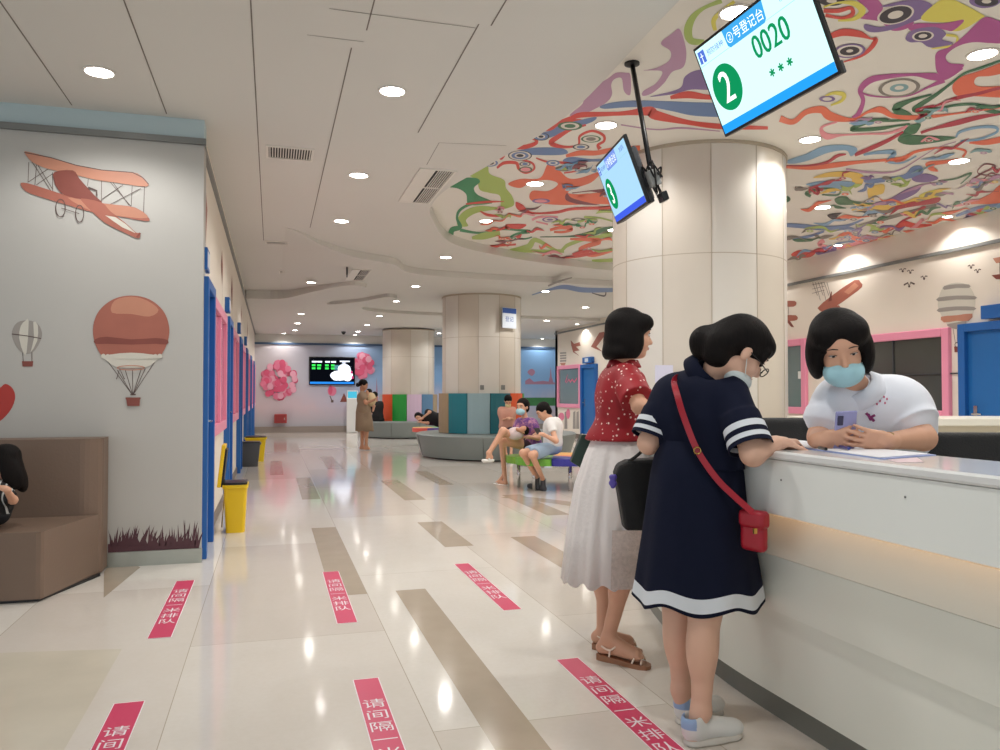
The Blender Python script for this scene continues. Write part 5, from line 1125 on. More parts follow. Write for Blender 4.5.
def skirt_mb(rings, folds, amp, N=120, seed=1, mif=None, thick=.004):
    """rings: (centre3, rx, ry, rot) top to bottom; folds deepen downwards"""
    random.seed(seed); ph = [random.uniform(0, 6.28) for _ in range(4)]; out = []
    for j, (c, rx, ry, rot) in enumerate(rings):
        t = j / (len(rings) - 1); rg = []
        for k in range(N):
            a = 2 * math.pi * k / N; f = 1 + amp * t * (math.sin(folds * a + ph[0] + .8 * t) * .6 + math.sin((folds * 1.7 // 1) * a + ph[1]) * .4 + math.sin(3 * a + ph[2]) * .5)
            x, y = rx * f * math.cos(a), ry * f * math.sin(a); rg.append(A(c[0] + x * math.cos(rot) - y * math.sin(rot), c[1] + x * math.sin(rot) + y * math.cos(rot), c[2] + amp * .25 * t * math.sin(folds * a + ph[3])))
        out.append(rg)
    inner = [[A(*c) + (p - A(*c)) * A((rx - .006) / rx, (rx - .006) / rx, 1) for p in rg] for rg, (c, rx, ry, rot) in zip(out, rings)][::-1]
    m = MB(); n = len(out); m.loft(out + inner, caps=(False, False), mif=mif); return m
FH = nrm(A(FW[0], FW[1], 0)); ZU = A(0, 0, 1)
def D3(l, d, z): return nrm(RT * l + FH * d + ZU * z)      # direction: to the right of the view, away from the camera, up
def person(loc, lab): return empty('person', (loc[0], loc[1], 0), lab, 'person')
BM = [SKIN, EYEW, LIPS, IRIS, BROW]
BMF = [SKINF, EYEW, LIPS, IRIS, BROW]; BMT = [SKINT, EYEW, LIPS, IRIS, BROW]
def dots_mat():
    m = mat('red_dotted_chiffon', (176, 18, 34), .6); g = NT(m)
    v = g.n('ShaderNodeTexVoronoi', Scale=40.); v.inputs['Randomness'].default_value = .6; g.l(g.tc.outputs['Object'], v.inputs['Vector'])
    f = g.math('LESS_THAN', v.outputs['Distance'], .2); n = g.n('ShaderNodeTexNoise', Scale=9.); g.l(g.tc.outputs['Object'], n.inputs['Vector'])
    c = g.mix(n.outputs['Fac'], rgb(128, 8, 22), rgb(172, 18, 34)); g.l(g.mix(f, c, rgb(244, 214, 206)), g.b.inputs['Base Color']); return m
def cloth(name, col, rough=.75, b=.25, s=25, **k): return mat(name, col, rough, bump=b, bscale=s, var=.06, vscale=8, **k)
def shell_cut(b, c, r): b.ell(c, (r, r, r), None, .004, 'd')
def sandal(root, ank, toe, col, strap, near=True, heel=.03, name='sandal'):
    ank, toe = A(*ank), A(*toe); d = nrm(A(toe[0] - ank[0], toe[1] - ank[1], 0)); s = np.cross(d, ZU); h0 = A(ank[0], ank[1], 0) - d * .05; t0 = A(toe[0], toe[1], 0) + d * .01
    m = MB(); pr = []
    for t, w_ in ((0, .022), (.1, .03), (.35, .029), (.6, .036), (.85, .04), (.97, .028), (1.0, .012)): pr.append((h0 + (t0 - h0) * t, w_))
    ring = lambda z: [p + s * w_ + ZU * z(i / 6) for i, (p, w_) in enumerate(pr)] + [p - s * w_ + ZU * z(i / 6) for i, (p, w_) in list(enumerate(pr))[::-1]]
    m.loft([ring(lambda t: .0 if t > .3 else .0), ring(lambda t: heel * (1 - t * .5))]); o = wb(m, root, name, col, smooth='auto')
    m = MB(); T = lambda t, q, z: h0 + (t0 - h0) * t + s * q + ZU * z
    for pts in ([T(.84, -.04, .025), T(.82, -.022, .055), T(.8, .0, .062), T(.76, .024, .05), T(.72, .038, .022)], [T(.72, -.037, .025), T(.78, -.02, .056), T(.84, .0, .058), T(.88, .03, .022)],
                [T(.06, 0, .075), T(.13, .03, .07), T(.3, .036, .062), T(.42, .015, .088), T(.44, -.01, .09), T(.3, -.036, .062), T(.13, -.03, .07), T(.06, 0, .075)], [T(.3, .037, .065), T(.28, .035, .03)], [T(.3, -.037, .065), T(.28, -.035, .03)]):
        m.tube(catmull(pts, 4), .0045, n=6)
    oo = wb(m, root, 'sandal_strap', strap, smooth=True)
# ---------------------------------------------------------------- woman in the red dotted blouse
def red_woman():
    r = person((1.6, 3.5), 'woman in red white-dotted blouse and long white skirt standing in profile by the counter')
    b = Blob(.02); H = Head(P(630, 334.5, 3.76), D3(.985, .12, -.1)); side = D3(.05, -1, 0)
    hc = P(616, 474, 3.8); sc_ = P(622, 374, 3.8); shR = P(626, 376, 3.66); shL = P(620, 376, 3.96)
    torso(b, hc, sc_, side, k=.86, bust=D3(1, 0, 0)); b.cap(sc_ + ZU * .0, H.w(0, -.022, -.06), .046, .046, .03)
    H.add(b)
    eR, wR = P(640, 406, 3.5), P(668, 415, 3.42); eL, wL = P(612, 418, 4.05), P(600, 438, 3.98)
    arm(b, shR, eR, wR, .92); arm(b, shL, eL, wL, .9); hand(b, wR, D3(.9, .3, -.1), -ZU, -1, .92); hand(b, wL, D3(-.1, 0, -1), D3(1, 0, 0), 1, .9, (1.1, 1.2, .8))
    kR, aR = P(630, 553, 3.66), P(608, 638, 3.7); kL, aL = P(606, 550, 3.9), P(603, 633, 3.86)
    leg(b, hc + side * .08, kR, aR, .95); leg(b, hc - side * .08, kL, aL, .95); calf(b, kR, aR, D3(-1, 0, 0), .95); calf(b, kL, aL, D3(-1, 0, 0), .95)
    tR, tL = onz(648, 659, 0.045), onz(640, 645, .045); foot(b, aR, tR, .95); foot(b, aL, tL, .95)
    ex = MB(); H.feats(ex, down=.5); blob_obj(b, 'body', BM, r, .0045, extra=ex)
    SO = mat('tan_sole', (150, 104, 76), .5); SS = mat('cream_strap', (240, 220, 204), .4); sandal(r, aR, tR, SO, SS); sandal(r, aL, tL, SO, SS)
    # bob
    h = Blob(.02); w = H.w; h.ell(w(0, -.02, .038), (.087, .104, .09), H.R); h.ell(w(0, -.062, -.035), (.082, .062, .095), H.R)
    for q in (-1, 1): h.ell(w(q * .066, -.01, -.04), (.03, .062, .088), H.R); h.ell(w(q * .05, .045, .055), (.035, .05, .045), H.R)
    h.ell(w(0, -.06, -.095), (.088, .064, .05), H.R); h.cut(w(0, 0, -.118), -H.u + H.f * .12)
    h.ell(w(0, .106, -.03), (.09, .068, .09), H.R, .01, 'd'); h.ell(w(0, .03, -.1), (.05, .07, .075), H.R, .01, 'd')
    blob_obj(h, 'hair', HAIR, r, .0045)
    # blouse
    B = Blob(.035); torso(B, hc, sc_, side, inf=.03, t0=.3, k=.88, bust=D3(1, 0, 0)); c = hc + (sc_ - hc) * .42; B.ell(c - ZU * .06 + RT * -.015, (.15, .15, .12), None, .06)
    for s0, e0, q in ((shR, eR, 1), (shL, eL, 1)): v = e0 - s0; B.cap(s0 + ZU * -.004, s0 + v * .45, .058, .068, .03); B.cyl(s0 + v * .35, s0 + v * .8, .068, .078, .02)
    B.cut(P(616, 440, 3.8), -ZU, hc, .45)
    for k in range(9):
        a = 2 * math.pi * k / 9; B.cap(c + A(.14 * math.cos(a), .14 * math.sin(a), -.07), c + A(.165 * math.cos(a), .165 * math.sin(a), -.16), .012, .02, .03)
    B.ell(w(0, .01, -.16), (.075, .085, .055), None, .02, 'd'); B.cut(P(616, 440, 3.8), -ZU, hc, .45)
    DM = dots_mat(); o = blob_obj(B, 'blouse', DM, r, .007)
    m = MB(); N = 40; cc = sc_ + ZU * .045 + RT * .008; rg = []
    for rad, z in ((.055, .02), (.066, .022), (.082, -.012), (.078, -.016), (.06, .008)): rg.append([cc + A(rad * (1 + .05 * math.sin(7 * a)) * math.cos(a), rad * (1 + .05 * math.sin(7 * a)) * math.sin(a), z) for a in [2 * math.pi * k / N for k in range(N)]])
    m.loft(rg + [rg[0]], caps=(False, False)); wb(m, r, 'collar', DM, smooth=True)
    # tulle skirt
    TU = mat('white_tulle', (236, 230, 228), .8, bump=.3, bscale=60, alpha=.93); UN = mat('white_lining', (226, 220, 218), .8)
    R0 = []
    for y, cx, hw, hd in ((430, 619, .105, .105), (436, 619, .125, .13), (455, 617, .155, .165), (485, 614, .19, .19), (530, 611.5, .215, .205), (578, 610, .235, .215)):
        c = P(cx, y, 3.8); R0.append((c, hw, hd, -YAW))
    wb(skirt_mb(R0, 15, .055, 150, 3), r, 'skirt', TU, smooth=True)
    wb(skirt_mb([(c + ZU * (.02 if i == 5 else 0), a * .9, d_ * .9, q) for i, (c, a, d_, q) in enumerate(R0)], 9, .03, 90, 5), r, 'skirt_lining', UN, smooth=True)
    # lace panel at the hem
    m = MB(); LC = mat('beige_lace', (206, 192, 186), .8, bump=.8, bscale=120, var=.3, vscale=60); c0 = R0[4][0]; c1 = R0[5][0]; rows = []
    for t in (0, .5, 1):
        c = c0 * (1 - t) + c1 * t + ZU * (.035 if t == 0 else .012 * (1 - t)); rx = .221 + (.236 - .221) * t + .004; rows.append([c + RT * rx * math.sin(a) - FH * (.206 + .015 * t + .008) * math.cos(a) for a in np.linspace(-.12, .62, 16)])
    for a_, b2 in zip(rows[:-1], rows[1:]): m.add(a_ + b2, [(i, i + 1, 17 + i, 16 + i) for i in range(15)])
    wb(m, r, 'lace_panel', LC)
red_woman()
# dark green carrier bag at her side
def trap(name, root, quad, D, thick, m_, **k):
    q = [P(x, y, D) for x, y in quad]; m = MB(); m.extr(q, FH * thick); return wb(m, root, name, m_, bevel=.006, **k)
q = P(588, 455, 3.98); r = empty('carrier_bag', (q[0], q[1], 0.8), 'dark green stiff carrier bag hanging behind the white skirt', 'bag')
trap('bag_body', r, [(582, 434), (602, 437), (594, 476), (571, 462)], 3.95, .09, mat('dark_green_paper', (22, 50, 40), .4)); m = MB(); m.tube([P(588, 435, 3.97), P(592, 426, 3.97), P(597, 436, 3.97)], .003); wb(m, r, 'handle', BLACK)
# ---------------------------------------------------------------- woman in navy dress
def sneaker(root, ank, toe, L=.25):
    ank, toe = A(*ank), A(*toe); d = nrm(A(toe[0] - ank[0], toe[1] - ank[1], 0)); s = np.cross(d, ZU); t0 = A(toe[0], toe[1], 0) + d * .008; R = np.stack([s, d, ZU], 1)
    b = Blob(.03); b.ell(t0 - d * .05 + ZU * .035, (.042, .06, .034), R); b.ell(t0 - d * .13 + ZU * .048, (.038, .07, .04), R); b.ell(t0 - d * .2 + ZU * .055, (.034, .045, .05), R); b.cap(t0 - d * .2 + ZU * .06, t0 - d * .205 + ZU * .085, .037, .04, .02)
    b.cut(t0 + ZU * .012, -ZU); b.cyl(t0 - d * .205 + ZU * .07, t0 - d * .21 + ZU * .14, .03, .034, .004, 'd')
    blob_obj(b, 'sneaker', [mat('white_sneaker', (222, 224, 222), .5), mat('pale_blue_heel', (150, 178, 216), .5)], root, .004, paint=[(1, lambda C: ((C - t0) @ d < -.215) & (C[:, 2] > .062))])
    b = Blob(.0); b.cap(t0 - d * .045 + ZU * .0, t0 - d * .2 + ZU * .0, .044, .038, 0); b.cap(t0 - d * .12, t0 - d * .13, .041, .041, .02); b.cut(t0 + ZU * .024, ZU); b.cut(t0 + ZU * .0015, -ZU); blob_obj(b, 'sneaker_sole', mat('sole_white', (206, 202, 194), .5), root, .004)
    m = MB()
    for k in range(4): c = t0 - d * (.085 + .022 * k) + ZU * (.072 + .006 * k); m.tube([c - s * .022 - ZU * .006, c + ZU * .006, c + s * .022 - ZU * .006], .0028, n=5)
    wb(m, root, 'laces', mat('lace_white', (232, 232, 228), .6))
def navy_woman():
    r = person((1.53, 2.66), 'woman in navy dress with white hem band, hair in a bun, writing at the counter')
    b = Blob(.02); f = D3(.69, .72, 0); side = D3(.72, -.69, 0)          # her right hand side
    hc = P(700, 500, 2.97); sc_ = P(700, 390, 2.96); shR = P(732, 393, 2.84); shL = P(668, 393, 3.06)
    H = Head(P(741, 351, 2.88), D3(.74, .12, -.62), D3(.5, .0, .8))
    torso(b, hc, sc_, side, k=.84); b.cap(sc_ + ZU * .03 + RT * .02, H.w(0, -.03, -.06), .048, .047, .03); H.add(b)
    eR, wR = P(753, 454, 2.72), P(776, 443.5, 2.76); eL, wL = P(649, 443, 3.02), A(1.72, 2.95, 1.085)
    arm(b, shR, eR, wR, .95, 1.12); arm(b, shL, eL, wL, .95, 1.12)
    hand(b, wR, D3(.75, .45, -.05), D3(.1, -.35, -.9), -1, .92, (.9, .9, .6), .05, (.8, .35, .5)); hand(b, wL, D3(.8, .4, -.1), -ZU, 1, .9, (.2, .3, .2))
    kR, aR = P(705, 612, 2.85), P(701, 711, 2.83); kL, aL = P(679, 606, 3.0), P(681, 690, 2.99)
    leg(b, hc + side * .07, kR, aR, 1, 1.04); leg(b, hc - side * .085, kL, aL, 1, 1.08); calf(b, kR, aR, D3(-.5, -.6, 0), 1, 1.1); calf(b, kL, aL, D3(-.5, -.6, 0), 1, 1.1)
    tR, tL = onz(738, 730, .02), onz(719, 706, .02)
    for a0, t0 in ((aR, tR), (aL, tL)):
        d = nrm(A(t0[0] - a0[0], t0[1] - a0[1], 0)); b.cap(a0, A(t0[0], t0[1], .03) - d * .2, .036, .026); b.cap(A(t0[0], t0[1], .035) - d * .19, A(t0[0], t0[1], .032) - d * .05, .026, .02)
    ex = MB(); H.feats(ex, down=1, closed=True); blob_obj(b, 'body', BMF, r, .0045, extra=ex)
    for a0, t0 in ((aR, tR), (aL, tL)): sneaker(r, a0, t0)
    h = Blob(.02); w = H.w; h.ell(w(0, -.016, .04), (.085, .105, .09), H.R); h.ell(w(0, .05, .062), (.06, .05, .045), H.R); h.ell(w(0, -.075, -.02), (.075, .065, .08), H.R); h.ell(w(0, -.06, -.075), (.06, .05, .04), H.R)
    bun = P(706, 342, 2.92); h.ell(bun, (.062, .058, .062)); h.cap(w(0, -.08, .02), bun, .05, .045, .02); h.cap(bun - ZU * .03, bun - ZU * .03 - RT * .02, .03, .03)
    h.ell(w(0, .12, -.045), (.068, .07, .085), H.R, .01, 'd')
    for q in (-1, 1): h.ell(w(q * .085, .03, -.05), (.03, .05, .05), H.R, .01, 'd'); h.cap(w(q * .062, .06, .04), w(q * .066, .068, -.012), .012, .005)
    blob_obj(h, 'hair', HAIR, r, .0045)
    m = MB()
    for k in (0, 1): m.ribbon([bun + RT * .045 + A(0, 0, .05) * math.cos(a) + FH * .05 * math.sin(a) + RT * .006 * k for a in [2 * math.pi * j / 16 for j in range(17)]], .008, RT, 0)
    m = MB(); m.tube([bun + RT * .05 + ZU * .046 * math.cos(a) + FH * .046 * math.sin(a) for a in [2 * math.pi * j / 20 for j in range(21)]], .006, n=6); wb(m, r, 'hair_tie', BLACK, smooth=True)
    # spectacles low on the nose, mask under the chin
    m = MB()
    for q in (-1, 1):
        c = w(q * .033, .108, -.012); m.tube([c + H.r * .024 * math.cos(a) + H.u * .018 * math.sin(a) for a in [2 * math.pi * j / 18 for j in range(19)]], .0022, n=5); m.tube([w(q * .056, .106, -.008), w(q * .078, .05, -.004), w(q * .079, .0, .0)], .0022, n=5)
    m.tube([w(-.01, .11, -.01), w(.01, .11, -.01)], .002, n=5); wb(m, r, 'glasses', BLACK, smooth=True)
    k = Blob(.01); k.ell(w(0, .052, -.085), (.056, .058, .042), H.R); blob_obj(k, 'face_mask', mat('pale_mask', (206, 216, 216), .7), r, .004); m = MB(); m.tube([w(.056, .05, -.07), w(.074, .012, -.03), w(.08, -.004, -.0)], .0018, n=5); m.tube([w(-.056, .05, -.07), w(-.074, .012, -.03), w(-.08, -.004, -.0)], .0018, n=5); wb(m, r, 'mask_loops', WHITE)
    # dress
    NV = cloth('navy_cloth', (14, 20, 42), .85, .3, 14, spec=.2); WB = cloth('white_trim', (216, 222, 228), .7, .1, 30)
    B = Blob(.04); torso(B, hc, sc_, side, inf=.022, t0=.1, k=.95); B.cap(sc_ + ZU * .0, sc_ + ZU * .045 + RT * .02, .085, .068, .04)
    for s0, e0 in ((shR, eR), (shL, eL)): v = e0 - s0; B.cap(s0 - ZU * .002, s0 + v * .5, .058, .064, .03); B.cyl(s0 + v * .4, s0 + v * .72, .065, .07, .02)
    B.cap(shR + (sc_ - shR) * .4, shL + (sc_ - shL) * .4, .06, .06, .05); B.ell(w(0, -.02, -.12), (.06, .06, .03), None, .01, 'd')
    B.cut(P(700, 468, 2.95), -ZU, hc, .3); blob_obj(B, 'dress_top', NV, r, .006)
    for s0, e0, n_ in ((shR, eR, 0), (shL, eL, 1)):
        v = e0 - s0; u, vv = ortho(v)
        for t, wt, mm in ((.63, .06, WB), (.72, .045, NV), (.79, .06, WB), (.86, .05, NV)):
            m = MB(); rg = []
            for tt, rr in ((t - wt / 2 - .02, .0705), (t - wt / 2 - .02, .0735), (t + wt / 2 + .02, .0755), (t + wt / 2 + .02, .0715)): rg.append([s0 + v * tt + (u * math.cos(a) + vv * math.sin(a)) * (rr + (t - .63) * .012) for a in [2 * math.pi * j / 32 for j in range(32)]])
            m.loft(rg + [rg[0]], caps=(False, False)); wb(m, r, 'sleeve_band', mm, smooth='auto')
    R0 = []
    for y, cx, hw, hd in ((440, 698, .13, .1), (456, 698, .162, .135), (472, 698, .172, .155), (500, 698, .185, .175), (540, 698, .203, .19), (572, 698.5, .222, .192), (584, 699, .228, .198), (597, 699, .235, .203), (600.5, 699, .236, .204)):
        R0.append((P(cx, y, 2.97), hw, hd, -YAW))
    wb(skirt_mb(R0, 6, .055, 120, 11, mif=lambda k, i: 1 if k in (6, 10) else 0), r, 'skirt', [NV, WB], smooth=True)
    # collar
    m = MB(); N = 40; rg = []; cc = sc_ + ZU * .06 + RT * .02
    ax = nrm(w(0, -.03, -.06) - (sc_ + ZU * .03)); u, vv = ortho(ax)
    for rad, z in ((.07, .045), (.078, .046), (.092, -.012), (.086, -.016)): rg.append([cc + (u * math.cos(a) + vv * math.sin(a)) * rad + ax * z for a in [2 * math.pi * k / N for k in range(N)]])
    m.loft(rg + [rg[0]], caps=(False, False)); wb(m, r, 'collar', NV, smooth=True)
    return r
NAVY = navy_woman()
# red shoulder bag
RD = mat('red_leather', (164, 22, 42), .35, bump=.05, bscale=60)
q = P(754, 530, 2.72); r = empty('shoulder_bag', (q[0], q[1], q[2]), 'small red leather shoulder bag worn across the back of the navy dress', 'bag')
pts = catmull([P(686, 380, 3.02), P(678, 377, 2.97), P(674, 382, 2.9), P(677, 395, 2.855), P(684, 418, 2.83), P(697, 450, 2.815), P(716, 478, 2.79), P(735, 497, 2.76), P(752, 512, 2.72)], 6)
m = MB(); L_ = []; Rr_ = []
for i, p in enumerate(pts):
    d = nrm(pts[min(i + 1, len(pts) - 1)] - pts[max(i - 1, 0)]); v = nrm(np.cross(d, FH)); L_.append([p + v * .011, p + v * .011 - FH * .005, p - v * .011 - FH * .005, p - v * .011])
m.loft(L_); wb(m, r, 'strap', RD)
m = MB(); q = P(697.5, 450.5, 2.805); m.tube([q + RT * .012 * math.cos(a) + ZU * .012 * math.sin(a) for a in [2 * math.pi * j / 16 for j in range(17)]], .0025, n=5); wb(m, r, 'buckle', mat('gold_metal', (206, 168, 96), .25, metal=1))
b = Blob(.02); b.box(P(754, 531, 2.74), (.022, .05, .07), np.array(Matrix.Rotation(.3, 3, 'Z')), .02, .01); blob_obj(b, 'bag_body', RD, r, .005)
b = Blob(.01); b.box(P(754, 519, 2.735), (.026, .054, .032), np.array(Matrix.Rotation(.3, 3, 'Z')), .018, .01); blob_obj(b, 'flap', RD, r, .005)
m = MB(); m.box(P(755, 531, 2.655), (.006, .004, .009)); wb(m, r, 'clasp', mat('gold_metal', (206, 168, 96), .25, metal=1))
# black tote
r = empty('tote_bag', P(634, 495, 3.2), 'black tote bag hanging in front of the white skirt', 'bag')
BK = mat('black_canvas', (20, 20, 21), .7, bump=.3, bscale=90)
q = [P(x, y, 3.16) for x, y in ((616, 474), (619, 465.5), (628, 461), (668, 458), (672, 531), (625.5, 531))]; m = MB(); m.extr(q, FH * .1); wb(m, r, 'bag_body', BK, bevel=.012)
m = MB(); m.tube(catmull([P(624, 464, 3.2), P(634, 458, 3.16), P(646, 448, 3.1), P(653, 444, 3.08), P(662, 455, 3.14), P(664, 462, 3.2)], 5), .007, n=8); wb(m, r, 'handle', BK, smooth=True)
b = Blob(.005)
for dx, dy in ((0, 0), (-1.5, -3), (1.5, -3), (-1.8, 3), (1.5, 3.5), (0, 6)): b.ell(P(613 + dx, 480 + dy, 3.16), (.011, .008, .011))
blob_obj(b, 'charm', mat('violet_charm', (92, 78, 170), .4), r, .003)
# ---------------------------------------------------------------- nurse
def nurse():
    f = D3(-.3, -.9, 0); side = D3(-.95, .3, 0)     # her right is on the left of the picture
    r = person(P(905, 470, 3.2), 'nurse in white shirt and pale blue face mask leaning on the counter over a phone')
    b = Blob(.02); H = Head(P(839, 346, 2.86), D3(-.2, -.86, -.42), ZU - RT * .13, 1.07)
    hc = P(905, 476, 3.2); sc_ = P(866, 398, 2.98); shR = P(828, 402, 2.97); shL = P(901, 403, 2.97)
    torso(b, hc, sc_, side, k=1.0); b.cap(sc_ + ZU * .0, H.w(0, -.02, -.07), .045, .046, .03); H.add(b)
    eR, wR = P(820, 437, 2.95), P(820, 440, 2.77); eL, wL = P(923, 438, 2.88), P(886, 441, 2.74)
    arm(b, shR, eR, wR, 1, 1.1); arm(b, shL, eL, wL, 1, 1.15)
    hand(b, wR, D3(.8, -.3, .12), D3(.15, .9, .35), -1, .95, (.4, .6, .6), .1, (.6, .7, .3))
    hand(b, wL, D3(-.93, -.22, .12), D3(-.1, .9, .35), 1, .98, (.15, .35, .5), .1, (.75, .6, .2))
    for q in (-1, 1): k_, a_ = hc + side * .1 * q + A(.03, .02, -.42), hc + side * .1 * q + A(.05, .04, -hc[2] + .09); leg(b, hc + side * .09 * q, k_, a_); foot(b, a_, a_ + f * .17 + ZU * (.03 - a_[2]))
    ex = MB(); H.feats(ex, down=1, squint=True); blob_obj(b, 'body', BM, r, .0045, extra=ex)
    w = H.w; h = Blob(.022); h.ell(w(.0, -.016, .04), (.098, .112, .092), H.R)
    for q in (-1, 1): h.ell(w(q * .078, -.0, -.03), (.034, .066, .085), H.R); h.ell(w(q * .05, .03, .06), (.045, .062, .05), H.R)
    h.ell(w(-.015, -.04, -.045), (.11, .07, .085), H.R); h.ell(w(0, .135, -.045), (.062, .085, .088), H.R, .008, 'd'); h.ell(w(.004, .135, .015), (.034, .085, .06), H.R, .02, 'd')
    blob_obj(h, 'hair', HAIR, r, .0045)
    k = Blob(.01); k.ell(w(0, .058, -.07), (.07, .071, .054), H.R); k.ell(w(0, .108, -.05), (.03, .02, .02), H.R, .015); o = blob_obj(k, 'face_mask', mat('blue_mask', (166, 212, 224), .7, bump=.3, bscale=50), r, .004)
    m = MB(); [m.tube([w(q * .06, .05, -.05), w(q * .076, .02, -.03), w(q * .08, .0, -.01)], .0018, n=5) for q in (-1, 1)]; wb(m, r, 'mask_loops', WHITE)
    SH = cloth('white_uniform', (236, 240, 252), .7, .35, 9)
    B = Blob(.04); torso(B, hc, sc_, side, inf=.022, k=1.06, bust=f)
    for s0, e0 in ((shR, eR), (shL, eL)): v = e0 - s0; B.cap(s0, s0 + v * .45, .062, .07, .03)
    vR, vL = eR - shR, eL - shL; B.cyl(shR + vR * .3, shR + vR * .55, .066, .07, .02); B.cyl(shL + vL * .3, shL + vL * .6, .07, .094, .015)
    B.cap(sc_ + side * .08, sc_ - side * .08, .075, .075, .05); B.ell(w(0, .0, -.12), (.045, .045, .04), None, .012, 'd')
    sh = blob_obj(B, 'shirt', SH, r, .006)
    # open collar: two flat lapels
    dg = bpy.context.evaluated_depsgraph_get(); dg.update()
    def on(o, x, y, off=.003):
        d = Vector(tuple(nrm(ray(x, y)))); ok, loc, nn, _ = o.ray_cast(Vector(tuple(CC - A(*o.matrix_world.translation))), d) if False else o.ray_cast(Vector(tuple(CC - A(*r.location))), d)
        return (A(*loc) + A(*r.location) + A(*nn) * off) if ok else None
    for q, pts in ((0, [(856, 381), (871, 372), (876, 379), (867, 391), (853, 391), (851, 386)]), (1, [(836, 384), (828, 376), (822, 382), (830, 392), (842, 394), (850, 388)])):
        V = [on(sh, *p, .006) for p in pts]
        if all(v is not None for v in V): m = MB(); m.extr(V, -FH * -.006); wb(m, r, 'collar', SH, bevel=.002)
    m = MB(); RDI = mat('badge_print', (190, 70, 120), .6)
    for i, (x, y) in enumerate(((868, 405.5), (872, 402), (876, 399.5), (880, 397.5), (884, 397), (887, 399), (880, 401), (885, 403), (877, 404))):
        v = on(sh, x, y, .001)
        if v is not None: m.ell(v, (.0045, .002, .0045), n=6, m=4)
    if m.v: wb(m, r, 'embroidered_lettering', mat('pink_embroidery', (206, 96, 130), .6)); m = MB()
    for (x0, y0, x1, y1) in ((866, 413, 874, 421), (869, 418, 875, 415), (868, 414, 871, 420)):
        a, c = on(sh, x0, y0, .001), on(sh, x1, y1, .001)
        if a is not None and c is not None: m.tube([a, c], .005, n=6)
    if m.v: wb(m, r, 'embroidered_ribbon', mat('purple_embroidery', (150, 56, 120), .6))
    N = 40; ax = nrm(w(0, -.03, -.07) - sc_); u, vv = ortho(ax); cc = sc_ + ax * .06; rg = []
    for rad, z in ((.062, .02), (.07, .022), (.1, -.03), (.094, -.036)): rg.append([cc + (u * math.cos(a) + vv * math.sin(a)) * rad * (1 - .0 * a) + ax * z for a in [2 * math.pi * k / N for k in range(N)]])
    m = MB(); m.loft(rg + [rg[0]], caps=(False, False)); wb(m, r, 'collar_stand', SH, smooth=True)
    TR = cloth('white_trousers', (214, 216, 226), .7)
    T_ = Blob(.03); T_.cap(hc - side * .07, hc + side * .07, .12, .12)
    for q in (-1, 1): T_.cap(hc + side * .09 * q, hc + side * .1 * q + A(.05, .04, -hc[2] + .12), .1, .07)
    blob_obj(T_, 'trousers', TR, r, .012)
    # wristwatch
    v = nrm(wL - eL); u, vv = ortho(v); c = wL - v * .015; m = MB()
    rg = [[c + v * s_ + (u * math.cos(a) + vv * math.sin(a)) * rr for a in [2 * math.pi * j / 24 for j in range(24)]] for s_, rr in ((-.006, .0285), (-.006, .0315), (.006, .0315), (.006, .0285))]
    m.loft(rg + [rg[0]], caps=(False, False)); wb(m, r, 'wristwatch', mat('gold_metal', (206, 168, 96), .25, metal=1), smooth='auto')
    return r
NURSE = nurse()
# her phone
PC_ = P(845, 431, 2.742); ux = D3(1, .05, .04); uy = nrm(D3(-.03, -.25, .93)); nn = nrm(np.cross(ux, uy)); RP_ = np.stack([ux, uy, nn], 1)
r = empty('smartphone', PC_, 'pale violet smartphone held in both hands by the nurse', 'phone')
m = MB(); m.box((0, 0, 0), (.038, .072, .004), 0, RP_, bev=.003); m.build('phone_body', mat('violet_phone', (150, 150, 196), .25), r)
m = MB(); m.box(RP_ @ A(-.022, .04, .006), (.01, .017, .002), 0, RP_, bev=.0015); m.box(RP_ @ A(-.022, .04, -.006), (.01, .017, .002), 0, RP_, bev=.0015); m.build('camera_bump', mat('dark_lens', (40, 36, 70), .15), r)
